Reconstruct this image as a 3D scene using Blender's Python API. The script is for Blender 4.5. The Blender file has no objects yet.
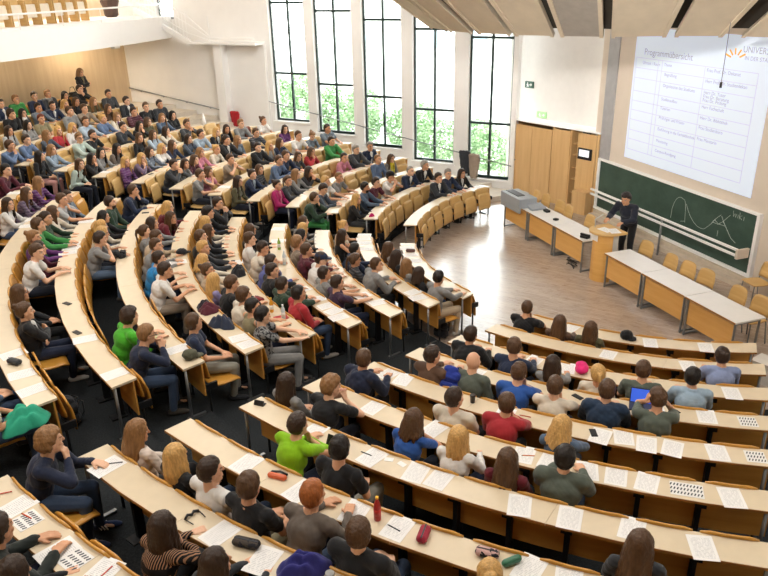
import bpy, bmesh, math, random
import numpy as np
from mathutils import Vector, Matrix, Euler, noise as mnoise
R = math.radians
random.seed(11)
rng = np.random.default_rng(5)
scene = bpy.context.scene
COL = scene.collection

# ------------------------------------------------------------------ hall geometry (metres)
# the centre of the concentric desk rows is the origin, +X points to the blackboard, z = 0 is the stage floor
R1, DR, Z1, DZ, W = 5.2177, 0.9073, 0.76, 0.1402, 0.311
CAM = Vector((-10.2818, -12.2364, 6.0059))
def rk(k): return R1 + (k - 1) * DR
def fz(k): return max(0, k - 1) * DZ            # floor under the sitters of desk k
def dzt(k): return Z1 + (k - 1) * DZ            # top of desk k
def pol(r, a, z=0.0): return Vector((r * math.cos(a), r * math.sin(a), z))

# ------------------------------------------------------------------ mesh collector
class MB:
    def __init__(s): s.v = []; s.f = []
    def add(s, vs, fs):
        n = len(s.v); s.v += [tuple(map(float, q)) for q in vs]; s.f += [tuple(i + n for i in f) for f in fs]; return s
    def box(s, c, d, M=None):
        x, y, z = (q / 2 for q in d)
        vs = [Vector((sx * x, sy * y, sz * z)) for sx in (-1, 1) for sy in (-1, 1) for sz in (-1, 1)]
        if M is not None: vs = [M @ q for q in vs]
        vs = [q + Vector(c) for q in vs]
        return s.add(vs, [(0, 1, 3, 2), (4, 6, 7, 5), (0, 4, 5, 1), (2, 3, 7, 6), (0, 2, 6, 4), (1, 5, 7, 3)])
    def bar(s, p, q, w, h):                     # rectangular bar between two points
        p, q = Vector(p), Vector(q); d = q - p; L = d.length
        up = Vector((0, 0, 1)) if abs(d.normalized().z) < .95 else Vector((0, 1, 0))
        x = d.normalized(); y = up.cross(x).normalized(); z = x.cross(y)
        M = Matrix((x, y, z)).transposed()
        return s.box((p + q) / 2, (L, w, h), M)
    def tube(s, pts, r, n=8, r2=None):
        pts = [Vector(p) for p in pts]; vs = []; fs = []
        m = len(pts)
        for i, p in enumerate(pts):
            t = (pts[min(i + 1, m - 1)] - pts[max(i - 1, 0)]).normalized()
            a = Vector((0, 0, 1)) if abs(t.z) < .9 else Vector((1, 0, 0))
            u = t.cross(a).normalized(); w = t.cross(u)
            rr = r if r2 is None else r + (r2 - r) * i / (m - 1)
            for j in range(n):
                b = 2 * math.pi * j / n; vs.append(p + (u * math.cos(b) + w * math.sin(b)) * rr)
        for i in range(m - 1):
            for j in range(n):
                fs.append((i * n + j, (i + 1) * n + j, (i + 1) * n + (j + 1) % n, i * n + (j + 1) % n))
        fs.append(tuple(range(n))); fs.append(tuple(reversed(range((m - 1) * n, m * n))))
        return s.add(vs, fs)
    def prism(s, poly, z0, z1):                 # poly: ccw list of (x, y)
        n = len(poly); vs = [(x, y, z0) for x, y in poly] + [(x, y, z1) for x, y in poly]
        fs = [tuple(reversed(range(n))), tuple(range(n, 2 * n))] + [(i, (i + 1) % n, n + (i + 1) % n, n + i) for i in range(n)]
        return s.add(vs, fs)
    def arc(s, r0, r1, z0, z1, e0, e1, n=None): # slab between two radii; e0(r), e1(r) give the end angles
        if n is None: n = max(2, int(abs(e1(r1) - e0(r1)) / R(2.5)))
        vs = []; fs = []
        for i in range(n + 1):
            for r in (r0, r1):
                a = e0(r) + (e1(r) - e0(r)) * i / n
                vs += [pol(r, a, z0), pol(r, a, z1)]
        for i in range(n):
            b = 4 * i; c = b + 4
            fs += [(b, c, c + 1, b + 1), (b + 2, b + 3, c + 3, c + 2), (b + 1, c + 1, c + 3, b + 3), (b, b + 2, c + 2, c)]
        fs += [(0, 1, 3, 2), (4 * n, 4 * n + 2, 4 * n + 3, 4 * n + 1)]
        return s.add(vs, fs)
    def lathe(s, prof, n=20, c=(0, 0, 0)):
        vs = []; fs = []; m = len(prof)
        for r, z in prof:
            for j in range(n):
                b = 2 * math.pi * j / n; vs.append((c[0] + r * math.cos(b), c[1] + r * math.sin(b), c[2] + z))
        for i in range(m - 1):
            for j in range(n):
                fs.append((i * n + j, i * n + (j + 1) % n, (i + 1) * n + (j + 1) % n, (i + 1) * n + j))
        fs.append(tuple(reversed(range(n)))); fs.append(tuple(range((m - 1) * n, m * n)))
        return s.add(vs, fs)
    def ball(s, c, r, nu=12, nv=8, M=None):
        r = (r, r, r) if isinstance(r, (int, float)) else r
        vs = [Vector((0, 0, -r[2]))]; fs = []
        for i in range(1, nv):
            t = math.pi * i / nv - math.pi / 2
            for j in range(nu):
                b = 2 * math.pi * j / nu; vs.append(Vector((r[0] * math.cos(t) * math.cos(b), r[1] * math.cos(t) * math.sin(b), r[2] * math.sin(t))))
        vs.append(Vector((0, 0, r[2]))); last = len(vs) - 1
        for j in range(nu): fs.append((0, 1 + (j + 1) % nu, 1 + j))
        for i in range(nv - 2):
            for j in range(nu):
                a = 1 + i * nu + j; b = 1 + i * nu + (j + 1) % nu; fs.append((a, b, b + nu, a + nu))
        o = 1 + (nv - 2) * nu
        for j in range(nu): fs.append((o + j, o + (j + 1) % nu, last))
        if M is not None: vs = [M @ q for q in vs]
        return s.add([q + Vector(c) for q in vs], fs)
    def mesh(s, name, smooth=False):
        me = bpy.data.meshes.new(name); me.from_pydata(s.v, [], s.f); me.update()
        bm = bmesh.new(); bm.from_mesh(me); bmesh.ops.recalc_face_normals(bm, faces=bm.faces); bm.to_mesh(me); bm.free()
        if smooth: me.polygons.foreach_set('use_smooth', [True] * len(me.polygons))
        return me

def link(name, me, mat, parent=None, loc=None, rz=None, color=None):
    o = bpy.data.objects.new(name, me); COL.objects.link(o)
    if mat is not None and not me.materials: me.materials.append(mat)
    if parent is not None: o.parent = parent
    if loc is not None: o.location = loc
    if rz is not None: o.rotation_euler.z = rz
    if color is not None: o.color = (*color, 1)
    return o
def part(name, mb, mat, root, smooth=False, bevel=0, color=None):   # mb holds world coordinates, root an unrotated Empty
    me = mb.mesh(name, smooth); me.transform(Matrix.Translation(-root.location))
    o = link(name, me, mat, root, color=color)
    if bevel: bv(o, bevel)
    return o
def bv(o, w, seg=2):
    m = o.modifiers.new('bevel', 'BEVEL'); m.width = w; m.segments = seg; m.limit_method = 'ANGLE'; m.angle_limit = R(40); return o
def tag(o, label=None, cat=None, group=None, kind=None):
    if label: o['label'] = label
    if cat: o['category'] = cat
    if group: o['group'] = group
    if kind: o['kind'] = kind
    return o
def thing(name, label, cat, loc=(0, 0, 0), rz=0, group=None):
    o = bpy.data.objects.new(name, None); COL.objects.link(o); o.location = loc; o.rotation_euler.z = rz
    o.empty_display_size = .1
    return tag(o, label, cat, group)
def struct(name, mb, mat, smooth=False, parent=None):
    o = link(name, mb.mesh(name, smooth), mat, parent)
    if parent is None: o['kind'] = 'structure'
    return o
def dup(root, loc, rz, label=None, group=None):
    r = root.copy(); COL.objects.link(r); r.location = loc; r.rotation_euler.z = rz
    if label: r['label'] = label
    if group: r['group'] = group
    for ch in list(root.children):
        c = ch.copy(); COL.objects.link(c); c.parent = r
        for g in list(ch.children):
            dd = g.copy(); COL.objects.link(dd); dd.parent = c
    return r

# ------------------------------------------------------------------ materials
def lin(c):
    if isinstance(c, str): c = [int(c[i:i + 2], 16) for i in (0, 2, 4)]
    return tuple((x / 255 / 12.92) if x / 255 <= .04045 else ((x / 255 + .055) / 1.055) ** 2.4 for x in c)
class NT:
    def __init__(s, name):
        s.m = bpy.data.materials.new(name); s.m.use_nodes = True; s.t = s.m.node_tree; s.t.nodes.clear()
        s.out = s.n('ShaderNodeOutputMaterial')
    def n(s, typ, **kw):
        q = s.t.nodes.new(typ)
        for k, v in kw.items():
            if k.startswith('i_'): q.inputs[k[2:].replace('_', ' ')].default_value = v
            else: setattr(q, k, v)
        return q
    def l(s, a, b): s.t.links.new(a, b)
    def bsdf(s, **kw):
        b = s.n('ShaderNodeBsdfPrincipled'); s.l(b.outputs[0], s.out.inputs[0])
        for k, v in kw.items(): b.inputs[k].default_value = v
        return b
    def ramp(s, fac, stops):
        r = s.n('ShaderNodeValToRGB'); e = r.color_ramp.elements
        while len(e) < len(stops): e.new(.5)
        for q, (p, c) in zip(e, stops): q.position = p; q.color = (*c, 1)
        s.l(fac, r.inputs[0]); return r.outputs[0]
    def mix(s, fac, a, b, mode='MIX'):
        m = s.n('ShaderNodeMix', data_type='RGBA', blend_type=mode)
        for val, i in ((fac, 0), (a, 6), (b, 7)):
            if isinstance(val, (int, float)): m.inputs[i].default_value = val
            elif isinstance(val, tuple): m.inputs[i].default_value = (*val[:3], 1)
            else: s.l(val, m.inputs[i])
        return m.outputs[2]
    def math(s, op, a, b=0.0, c=0.0):
        m = s.n('ShaderNodeMath', operation=op)
        for i, val in enumerate((a, b, c)):
            if isinstance(val, (int, float)): m.inputs[i].default_value = val
            else: s.l(val, m.inputs[i])
        return m.outputs[0]
    def coord(s, kind='Object', scale=(1, 1, 1)):
        t = s.n('ShaderNodeTexCoord'); mp = s.n('ShaderNodeMapping'); mp.inputs['Scale'].default_value = scale
        s.l(t.outputs[kind], mp.inputs[0]); return mp.outputs[0]
    def noise(s, vec, scale, detail=3, rough=.5):
        q = s.n('ShaderNodeTexNoise'); q.inputs['Scale'].default_value = scale; q.inputs['Detail'].default_value = detail
        q.inputs['Roughness'].default_value = rough; s.l(vec, q.inputs['Vector']); return q.outputs['Fac']
    def bump(s, h, b, strength=.2, dist=.01):
        q = s.n('ShaderNodeBump'); q.inputs['Strength'].default_value = strength; q.inputs['Distance'].default_value = dist
        s.l(h, q.inputs['Height']); s.l(q.outputs[0], b.inputs['Normal'])
def plain(name, c, rough=.6, metal=0, var=.06, scale=6, emit=None, spec=.5):
    t = NT(name); b = t.bsdf(Roughness=rough, Metallic=metal); c = lin(c); b.inputs['Specular IOR Level'].default_value = spec
    f = t.noise(t.coord(), scale)
    col = t.ramp(f, [(.3, tuple(x * (1 - var) for x in c)), (.7, tuple(min(1, x * (1 + var)) for x in c))])
    t.l(col, b.inputs['Base Color'])
    if emit: t.l(col, b.inputs['Emission Color']); b.inputs['Emission Strength'].default_value = emit
    return t.m
def wood(name, c0, c1, scale=(3, 3, 30), rough=.42, coat=0.0, kind='Object'):
    t = NT(name); b = t.bsdf(Roughness=rough); b.inputs['Coat Weight'].default_value = coat
    v = t.coord(kind, scale); f = t.noise(v, 1.0, 5, .6)
    f2 = t.noise(t.coord(kind), .9, 2)
    col = t.ramp(f, [(.25, lin(c0)), (.75, lin(c1))])
    col = t.mix(f2, col, tuple(x * .88 for x in lin(c0)), 'MIX') if False else col
    t.l(col, b.inputs['Base Color']); t.bump(f, b, .05, .002); return t.m
M = {}
M['wall'] = plain('white_plaster', 'f1efec', .8, var=.02, scale=2)
M['wall_warm'] = plain('warm_beige_plaster', 'd5c8b8', .8, var=.03, scale=2)
M['ceiling'] = plain('ceiling_paint', 'e6e0d6', .9)
M['panel_beige'] = plain('acoustic_panel_beige', 'd9ccb6', .75, var=.05, scale=3)
M['dark_gap'] = plain('painted_gap_shade', '3a342b', .9)
M['grey_recess'] = plain('grey_recess', 'a9a39a', .7)
M['carpet'] = plain('dark_carpet', '2c2f31', .95, var=.35, scale=60, spec=.1)
M['desk'] = plain('beige_desk_laminate', 'dccbae', .32, var=.03, scale=8)
M['desk_edge'] = plain('desk_edge_wood', 'a8743a', .5)
M['white_top'] = plain('white_table_laminate', 'eceae6', .3, var=.02)
M['ply'] = wood('honey_plywood', 'b87f2c', 'd29a42', (1.2, 1.2, 14), .35, .2)
M['ply_light'] = wood('light_plywood', 'c99f5e', 'ddb97c', (1.2, 1.2, 14), .4, .1)
M['front_wood'] = wood('desk_front_wood', 'ba8238', 'd39c4c', (1.0, 1.0, 10), .45)
M['stage_front'] = wood('stage_table_front', 'd29a4c', 'e2b066', (1, 1, 9), .4, .2)
M['cabinet'] = wood('oak_cabinet', 'c89f6a', 'dcb782', (9, 9, .7), .45, .1)
M['back_wood'] = wood('pale_wood_wall', 'd6bc96', 'e8d2b0', (7, 7, .5), .5)
M['steel'] = plain('grey_steel', '8f9294', .35, .8)
M['steel_light'] = plain('pale_steel', 'cfcfcc', .4, .2)
M['black_metal'] = plain('black_cast_metal', '1d1e20', .5, .3)
M['frame'] = plain('dark_window_frame', '2b3a36', .45, .2)
M['white_paint'] = plain('white_paint', 'f4f3f1', .5, var=.01)
M['black'] = plain('black_plastic', '141416', .45)
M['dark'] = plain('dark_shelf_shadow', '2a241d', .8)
M['paper'] = None
M['grey_box'] = plain('grey_equipment', '9aa0a5', .5)

def mat_parquet():
    t = NT('stage_parquet'); b = t.bsdf(Roughness=.24); b.inputs['Coat Weight'].default_value = .5; b.inputs['Coat Roughness'].default_value = .16; v = t.coord('Object')
    mp = t.n('ShaderNodeMapping'); mp.inputs['Rotation'].default_value = (0, 0, R(52)); t.l(v, mp.inputs[0])
    br = t.n('ShaderNodeTexBrick'); br.inputs['Scale'].default_value = 1
    br.inputs['Brick Width'].default_value = .6; br.inputs['Row Height'].default_value = .075; br.inputs['Mortar Size'].default_value = .002
    br.inputs['Color1'].default_value = (*lin('b9a695'), 1); br.inputs['Color2'].default_value = (*lin('a18d7c'), 1); br.inputs['Mortar'].default_value = (*lin('7c6855'), 1)
    t.l(mp.outputs[0], br.inputs[0])
    g = t.n('ShaderNodeMapping'); g.inputs['Scale'].default_value = (2, 30, 1); t.l(mp.outputs[0], g.inputs[0])
    f = t.noise(g.outputs[0], 2, 4); col = t.mix(.35, br.outputs[0], t.ramp(f, [(.3, lin('8e7a69')), (.7, lin('cbb9a8'))]))
    t.l(col, b.inputs['Base Color']); t.bump(f, b, .04, .002)
    rr = t.n('ShaderNodeMapRange'); t.l(f, rr.inputs[0]); rr.inputs[3].default_value = .22; rr.inputs[4].default_value = .36; t.l(rr.outputs[0], b.inputs['Roughness'])
    return t.m
M['parquet'] = mat_parquet()
def mat_board():
    t = NT('green_chalkboard'); b = t.bsdf(Roughness=.55); v = t.coord('Object', (1, 1, 1.5)); f = t.noise(v, 1.4, 5, .65)
    t.l(t.ramp(f, [(.3, lin('2a4238')), (.75, lin('41594e'))]), b.inputs['Base Color']); return t.m
M['board'] = mat_board()
M['chalk'] = plain('white_chalk', 'c9d2cc', .9)
def mat_screen():
    t = NT('projected_slide'); b = t.bsdf(Roughness=.8); b.inputs['Base Color'].default_value = (*lin('cdd7e6'), 1)
    f = t.noise(t.coord('Object'), .5, 1)
    t.l(t.ramp(f, [(.2, lin('cfe0f8')), (.8, lin('e2ebfb'))]), b.inputs['Emission Color']); b.inputs['Emission Strength'].default_value = .36
    return t.m
M['screen'] = mat_screen()
M['slide_text'] = plain('slide_grey_text', 'a2a5aa', .8, emit=.3)
M['slide_line'] = plain('slide_faint_lines', 'c4c7cc', .8, emit=.34)
M['slide_gold'] = plain('slide_gold_logo', 'd9a44a', .8, emit=.4)
def mat_glass():
    t = NT('window_glass'); tr = t.n('ShaderNodeBsdfTransparent'); tr.inputs[0].default_value = (.96, .98, .97, 1)
    gl = t.n('ShaderNodeBsdfGlossy'); gl.inputs['Roughness'].default_value = .02
    lw = t.n('ShaderNodeFresnel'); lw.inputs[0].default_value = 1.45
    n = t.noise(t.coord(), 3); ms = t.n('ShaderNodeMixShader'); t.l(t.math('MULTIPLY', lw.outputs[0], .7), ms.inputs[0]); t.l(tr.outputs[0], ms.inputs[1]); t.l(gl.outputs[0], ms.inputs[2])
    t.l(ms.outputs[0], t.out.inputs[0]); return t.m
M['glass'] = mat_glass()
def mat_paper():
    t = NT('printed_paper'); b = t.bsdf(Roughness=.7); v = t.coord('Object', (1, 1, 1)); s = t.n('ShaderNodeSeparateXYZ'); t.l(v, s.inputs[0])
    x, y = s.outputs[0], s.outputs[1]
    ln = t.math('LESS_THAN', t.math('FRACT', t.math('MULTIPLY', y, 62)), .38)
    n = t.noise(t.coord('Object', (60, 20, 1)), 1.0, 1); w = t.math('GREATER_THAN', n, .46)
    inx = t.math('LESS_THAN', t.math('ABSOLUTE', x), .08); iny = t.math('LESS_THAN', t.math('ABSOLUTE', y), .118)
    m = t.math('MULTIPLY', t.math('MULTIPLY', ln, w), t.math('MULTIPLY', inx, iny))
    t.l(t.mix(t.math('MULTIPLY', m, .38), lin('efedea'), lin('77797d')), b.inputs['Base Color']); return t.m
M['paper'] = mat_paper()
def mat_objcol(name, rough=.8, var=.12, scale=14, bump=.25, sheen=0.0, bs=30, pattern=None, spec=.3):
    t = NT(name); b = t.bsdf(Roughness=rough); b.inputs['Specular IOR Level'].default_value = spec; b.inputs['Sheen Weight'].default_value = sheen
    oi = t.n('ShaderNodeObjectInfo'); v = t.coord('Object'); f = t.noise(v, scale, 3)
    dark = t.mix(1.0, oi.outputs['Color'], (1 - var * 2.2,) * 3, 'MULTIPLY'); lite = t.mix(1.0, oi.outputs['Color'], (1 + var,) * 3, 'MULTIPLY')
    col = t.mix(f, dark, lite)
    if pattern == 'plaid':
        s = t.n('ShaderNodeSeparateXYZ'); t.l(v, s.inputs[0])
        a = t.math('LESS_THAN', t.math('FRACT', t.math('MULTIPLY', s.outputs[0], 17)), .4); c = t.math('LESS_THAN', t.math('FRACT', t.math('MULTIPLY', s.outputs[2], 17)), .4)
        col = t.mix(t.math('MULTIPLY', a, .45), col, lin('20222c')); col = t.mix(t.math('MULTIPLY', c, .12), col, lin('d8cfd2'))
    if pattern == 'stripe':
        s = t.n('ShaderNodeSeparateXYZ'); t.l(v, s.inputs[0]); a = t.math('LESS_THAN', t.math('FRACT', t.math('MULTIPLY', s.outputs[0], 52)), .36)
        t2 = t.math('LESS_THAN', t.math('FRACT', t.math('MULTIPLY', s.outputs[2], 4.4)), .72)
        col = t.mix(t.math('MULTIPLY', a, t2), col, lin('b58a68'))
    if pattern == 'print':
        n2 = t.noise(v, 24, 2); col = t.mix(t.math('GREATER_THAN', n2, .52), col, lin('23242a'))
    t.l(col, b.inputs['Base Color'])
    w = t.noise(v, bs, 4, .6); t.bump(w, b, bump, .012); return t.m
M['fabric'] = mat_objcol('clothing_fabric', sheen=.15)
M['plaid'] = mat_objcol('plaid_fabric', pattern='plaid')
M['stripe'] = mat_objcol('striped_knit', pattern='stripe')
M['print'] = mat_objcol('printed_fabric', pattern='print')
M['plastic'] = mat_objcol('coloured_plastic', rough=.35, var=.03, bump=.02, spec=.5)
def mat_hair():
    t = NT('hair_strands'); b = t.bsdf(Roughness=.42); oi = t.n('ShaderNodeObjectInfo')
    v = t.coord('Object', (55, 55, 8)); f = t.noise(v, 1.0, 4, .7)
    col = t.mix(f, t.mix(1.0, oi.outputs['Color'], (.25, .22, .2), 'MULTIPLY'), t.mix(1.0, oi.outputs['Color'], (1.95, 1.9, 1.8), 'MULTIPLY'))
    t.l(col, b.inputs['Base Color']); t.bump(f, b, .6, .01); b.inputs['Specular IOR Level'].default_value = .35; return t.m
M['hair'] = mat_hair()
def mat_skin():
    t = NT('skin_with_face'); b = t.bsdf(Roughness=.5); b.inputs['Specular IOR Level'].default_value = .35
    b.inputs['Subsurface Weight'].default_value = 0.0
    oi = t.n('ShaderNodeObjectInfo'); v = t.coord('Object'); f = t.noise(v, 9, 3)
    col = t.mix(f, t.mix(1.0, oi.outputs['Color'], (.88, .82, .8), 'MULTIPLY'), t.mix(1.0, oi.outputs['Color'], (1.06, 1.04, 1.03), 'MULTIPLY'))
    at = t.n('ShaderNodeAttribute', attribute_name='headco'); s = t.n('ShaderNodeSeparateXYZ'); t.l(at.outputs['Vector'], s.inputs[0])
    x, y, z = s.outputs; ax = t.math('ABSOLUTE', x); front = t.math('GREATER_THAN', y, .05)
    def ell(cx, cz, rx, rz, xx=ax):
        dx = t.math('DIVIDE', t.math('SUBTRACT', xx, cx), rx); dzz = t.math('DIVIDE', t.math('SUBTRACT', z, cz), rz)
        return t.math('MULTIPLY', front, t.math('LESS_THAN', t.math('ADD', t.math('MULTIPLY', dx, dx), t.math('MULTIPLY', dzz, dzz)), 1.0))
    col = t.mix(t.math('MULTIPLY', ell(.031, .012, .022, .016), .35), col, lin('6a4535'))
    col = t.mix(ell(.031, .010, .015, .0075), col, lin('e4ded8'))
    col = t.mix(ell(.031, .010, .0072, .0072), col, lin('2a1d16'))
    col = t.mix(t.math('MULTIPLY', ell(.033, .033, .022, .0055), .8), col, lin('3a281e'))
    col = t.mix(t.math('MULTIPLY', ell(0, -.056, .026, .0085, x), .65), col, lin('a4564e'))
    t.l(col, b.inputs['Base Color']); t.bump(f, b, .05, .004); return t.m
M['skin'] = mat_skin()
def mat_leaf():
    t = NT('overexposed_leaves'); b = t.bsdf(Roughness=.5); f = t.noise(t.coord('Object'), 3.5, 4)
    t.l(t.ramp(f, [(.3, lin('6f9160')), (.55, lin('98b588')), (.8, lin('c2d6b2'))]), b.inputs['Base Color']); return t.m  # pale greens put the overexposed daylight into the leaf colour
M['leaf'] = mat_leaf()
M['bark'] = plain('bark', '5d4a3a', .9)
SKY, LAMP, EXPO = 11.0, 190, -0.13
PEOPLE_TXT = """
14 140.5 0 m s db suit navy u
14 138.7 0 m s lb jack green u
14 136.5 0 m s db long navy u
14 134.9 0 m s lb jack darkgrey u scarf=grey
14 133.4 20 f l bk long black u
14 131.1 4 m s db jack black c
13 129.9 0 m s db jack darkgrey u
12 130.3 0 m s db suit charcoal u
13 139.2 4 m s db shirt greyblue d
13 137.6 10 m s db jack navy d inner=white
13 136.0 10 f m bl long beige d
13 134.4 6 f l br long black u
13 132.7 26 f l lb jack olive d
12 133.6 20 f l br long brown u
13 142.9 12 m t db jack black u
13 141.3 6 f l bk long darkgrey u scarf=white
12 142.2 0 m s re tee khaki u
12 144.1 0 f l bk long grey x
12 146.9 6 f l db long lightgrey u
12 138.3 0 m s br long grey u
12 136.4 4 m s br long taupe d
11 137.4 4 f b bl hood blue d
11 135.5 10 f l lb cardi cream d inner=purple
11 140.0 4 m s br shirt lightblue d
11 142.1 6 f m bl long white u
11 144.0 0 f l bl long red u
11 145.9 4 f l lb long slate d
11 149.2 10 m s db shirt blue d
11 152.1 18 m s br shirt blue c
10 150.4 4 f m lb shirt denimlight d
10 145.7 4 m s lb shirt mint d glasses=1
10 143.8 10 m s db tee black d beard=1
9 148.2 10 f l bk long grey d
9 145.6 18 f l bk long greybrown d
10 138.7 10 m s db long charcoal d
10 152.6 6 f l bk dress black u T=rose legs=skin
11 132.9 10 m s db plaid maroon d
11 130.6 0 m s br long black u
11 128.5 0 m s db jack charcoal u
10 131.9 4 f l lb shirt denim d
10 130.0 0 f l bk long black x
10 136.3 18 f m bk long black c
10 134.4 6 f m br long olive u
9 132.0 10 m s br long darkgrey k
9 135.6 4 f l db long cream c
9 138.0 4 f l br long lightblue d
9 140.6 6 f l br long black u
8 144.6 4 f l db plaid greyblue d
8 142.4 10 f m bl tee white d
8 140.2 10 f l br long navy d
8 136.5 4 f l db long slate d
8 134.3 10 m s db shirt lightblue d
8 131.1 10 f l bl suit black d
8 128.9 6 f l db long black u
7 137.4 18 f b bl long cream d
7 140.7 10 f m lb long pink d
7 134.2 4 m s db suit black d
10 159.2 18 m s bk long maroon d
9 160.8 10 f l lb plaid purple d
9 164.3 18 f l br plaid purplegrey d
9 167.8 10 f l db long white d
8 165.9 4 m s br tee lightgrey c
8 163.7 0 f p db shirt greyblue u
8 168.8 4 f w br long cream d
8 171.2 4 f p db long darkgreen d
8 174.0 4 m s br long green d
8 176.4 4 f b lb long purple d
9 153.1 20 f l br long mint u
9 150.5 18 f m bk long black c
8 149.6 0 f l bl plaid purple u
7 165.2 0 m s db jack darkgreen u beard=1
7 169.1 4 f m bk long black d
7 172.1 10 f l bl long cream d
7 174.5 18 f m bl tee beige d
8 147.4 18 f l bl long purplegrey c
7 148.2 20 m s db shirt charcoal k
7 145.8 26 f m db long grey d
7 143.4 26 f m br long maroon d
6 147.4 10 f m br tee pink c
6 150.0 10 m s br tee grey c
6 141.0 10 m s br tee taupe k
7 160.0 18 m s br long navy c
6 164.2 18 f l bl long wine c
6 167.1 34 f l br long wine d
5 161.2 18 m s db jack black k
5 149.1 6 f l db long olive u
8 121.8 10 f b br tee white d
8 126.2 10 m s lb shirt grey d
7 131.8 6 f l lb shirt greyblue u
7 127.6 4 m s br plaid darkgrey d
7 121.8 12 f m db long purple x
6 123.7 10 m s br tee white d
6 120.9 18 f b lb shirt greyblue w
6 116.7 4 m s db tee greyblue d
5 120.9 4 m s db jack green d
6 127.8 4 f l br long navy d
6 130.5 6 f l bl long grey u
6 133.2 4 m s db jack black d
5 127.2 18 f m br jack red c
5 130.9 18 f m br long darkgrey d
5 133.8 10 m s br long navy d
5 136.6 18 m s br shirt blue d
4 140.1 4 f l lb long grey d
4 137.0 18 f l db long black k
4 144.0 10 f p br long darkgrey d
4 147.1 0 f b db cardi magenta u inner=pink
5 141.6 6 f m br plaid darkgrey u
5 144.5 10 f b db jack navy d inner=lightblue
3 136.7 10 m cr lb tee grey d
3 141.7 4 m s bl tee white d
3 145.8 18 m s db long slate w
4 125.3 18 f p db long pink d
4 120.7 4 m s gr jack darkgrey d
4 116.9 6 m s gr suit navy u
3 121.3 0 m cr lb long blue u
3 117.6 6 f l br long grey u scarf=yellow
2 128.1 10 m s db tee white k cap=black
2 120.9 18 m cr gr suit navy d
2 115.6 18 m s gr suit black d
1 119.7 10 m s db suit charcoal d
1 114.9 4 m s gr long navy d
1 110.1 10 f w db suit black d
2 134.6 10 m s db polo maroon d
2 139.2 4 m s bk shirt denim d beard=1
2 145.8 10 f l bl long black d
3 151.1 18 m s br jack darkgreen c T=green
8 178.6 18 f m db long maroon d
8 180.8 18 m s br tee white d
8 188.6 -6 f m br long black u glasses=1
8 191.9 -6 f b br cardi black x inner=white
7 176.9 18 m s db tee grey c T=denim
6 170.3 4 f m db long grey d
6 172.9 -6 f p br long grey u
6 175.5 18 m s br long beige d
6 178.2 18 m s br long grey d
6 182.0 18 m s db tee azure d
6 185.9 18 m s db tee white d T=taupe
5 168.7 10 f l bl long cream d
5 171.6 18 f l br long darkgrey d
5 165.7 10 m t bk long black d
5 175.1 4 m s br long black d
5 178.9 4 m s bl long charcoal d
5 181.9 -4 f m bl long cream d
5 184.7 -4 f b br long beige d
5 187.6 -6 f l bl long lilac u
5 190.5 10 m s br long black d
4 170.4 4 f m br long black d
4 175.3 0 m s br tee white u
4 178.6 18 m s db tee cream c
4 183.6 18 m s db shirt bluepurple c
4 186.9 4 m s db jack black d
4 191.3 -4 m s db jack darkgreen d
3 163.5 18 f m br long grey d
3 167.0 18 f m bl long taupe d
3 171.5 10 f l bk long black d
3 176.0 -4 m t lb tee taupe d
3 179.5 4 m s br shirt maroon d
3 183.1 18 m s db tee white d cap=navy
3 188.7 -4 m s db tee grey d
3 192.3 -4 m s db tee plum d
2 163.8 10 f b bl tee cream d
2 169.0 4 f l db tank black d
2 178.0 10 m s bk long navy d
2 182.3 -6 f p br plaid darkgrey u
2 186.3 18 m s br hood grey d
1 175.3 -6 f w br long grey u
1 180.1 -6 f l db long black u
1 184.8 -6 f l lb long grey u
1 189.5 -6 f m db long black u
1 194.2 4 m s bk long grey d T=beige
5 193.4 12 m t br tee cream u
5 196.3 4 m s bk tank khaki d
5 199.1 -4 m s bk print grey d T=grey F=-4
4 194.8 0 m s bk long red u
7 195.5 18 m t db long limegreen d
7 198.6 18 m s lb long darknavy k glasses=1 F=0 T=jeans
6 198.2 -6 m s br tee navy u F=-8 T=stone
9 207.7 18 m t lb long darknavy c F=-12 T=jeans shoe=26355a stripes=1
8 209.1 -6 f l lb long lace u
8 212.0 -6 f l bl long black u
8 214.3 -6 m s db tee white u
8 216.5 -6 m s br polo black u T=khaki
9 215.8 10 f l db stripe black c
10 212.5 18 m s db jack blackgreen d
10 214.4 4 f m db long black d
9 218.5 4 f m db long charcoal d
6 209.4 -6 f l db long grey u
6 212.1 18 m t lb tee black k
5 210.3 18 m s br hood darknavy d glasses=1
7 214.1 18 m s db long lime c
7 217.5 0 m s bk tee black u T=stone
8 218.8 18 m s gi long greybrown d
8 221.6 -6 m s br jack black u
6 218.3 18 f m br tee royal c
5 219.1 -6 m s db tee cream u
6 221.4 10 f l bl long white d
6 224.5 -6 f l br long wine u
8 226.3 6 f b bl long grey u
3 213.1 18 m s db jack black d
3 218.6 4 m s br long navy d
4 217.2 12 m bald lb long greygreen u
4 213.8 -4 m s db long brown d
4 221.2 18 m s br long royal c
3 222.8 -4 f l db long grey d
1 213.0 10 m cr br tee black c
1 219.0 -4 f l br long brown d
5 222.3 18 m s br long red c
4 224.5 4 m s br tee cream c
5 226.3 -4 f m bl long denim c
6 227.3 10 m s bk jack greygreen d
4 228.4 18 m s br hood navyblue d
4 232.2 18 m s br tee greygreen h
1 223.7 -6 f l br long olive u
3 227.1 -6 f p bl long cream u
3 231.1 18 m s br tee greygreen d
3 235.6 18 m s bk shirt paleblue d
2 239.9 18 m s db shirt lilacblue d
7 231.1 -6 f l br long charcoal u
9 201.2 8 m s br tee cream u T=jeans
9 198.6 6 m s db long denim u T=jeans
"""
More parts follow.
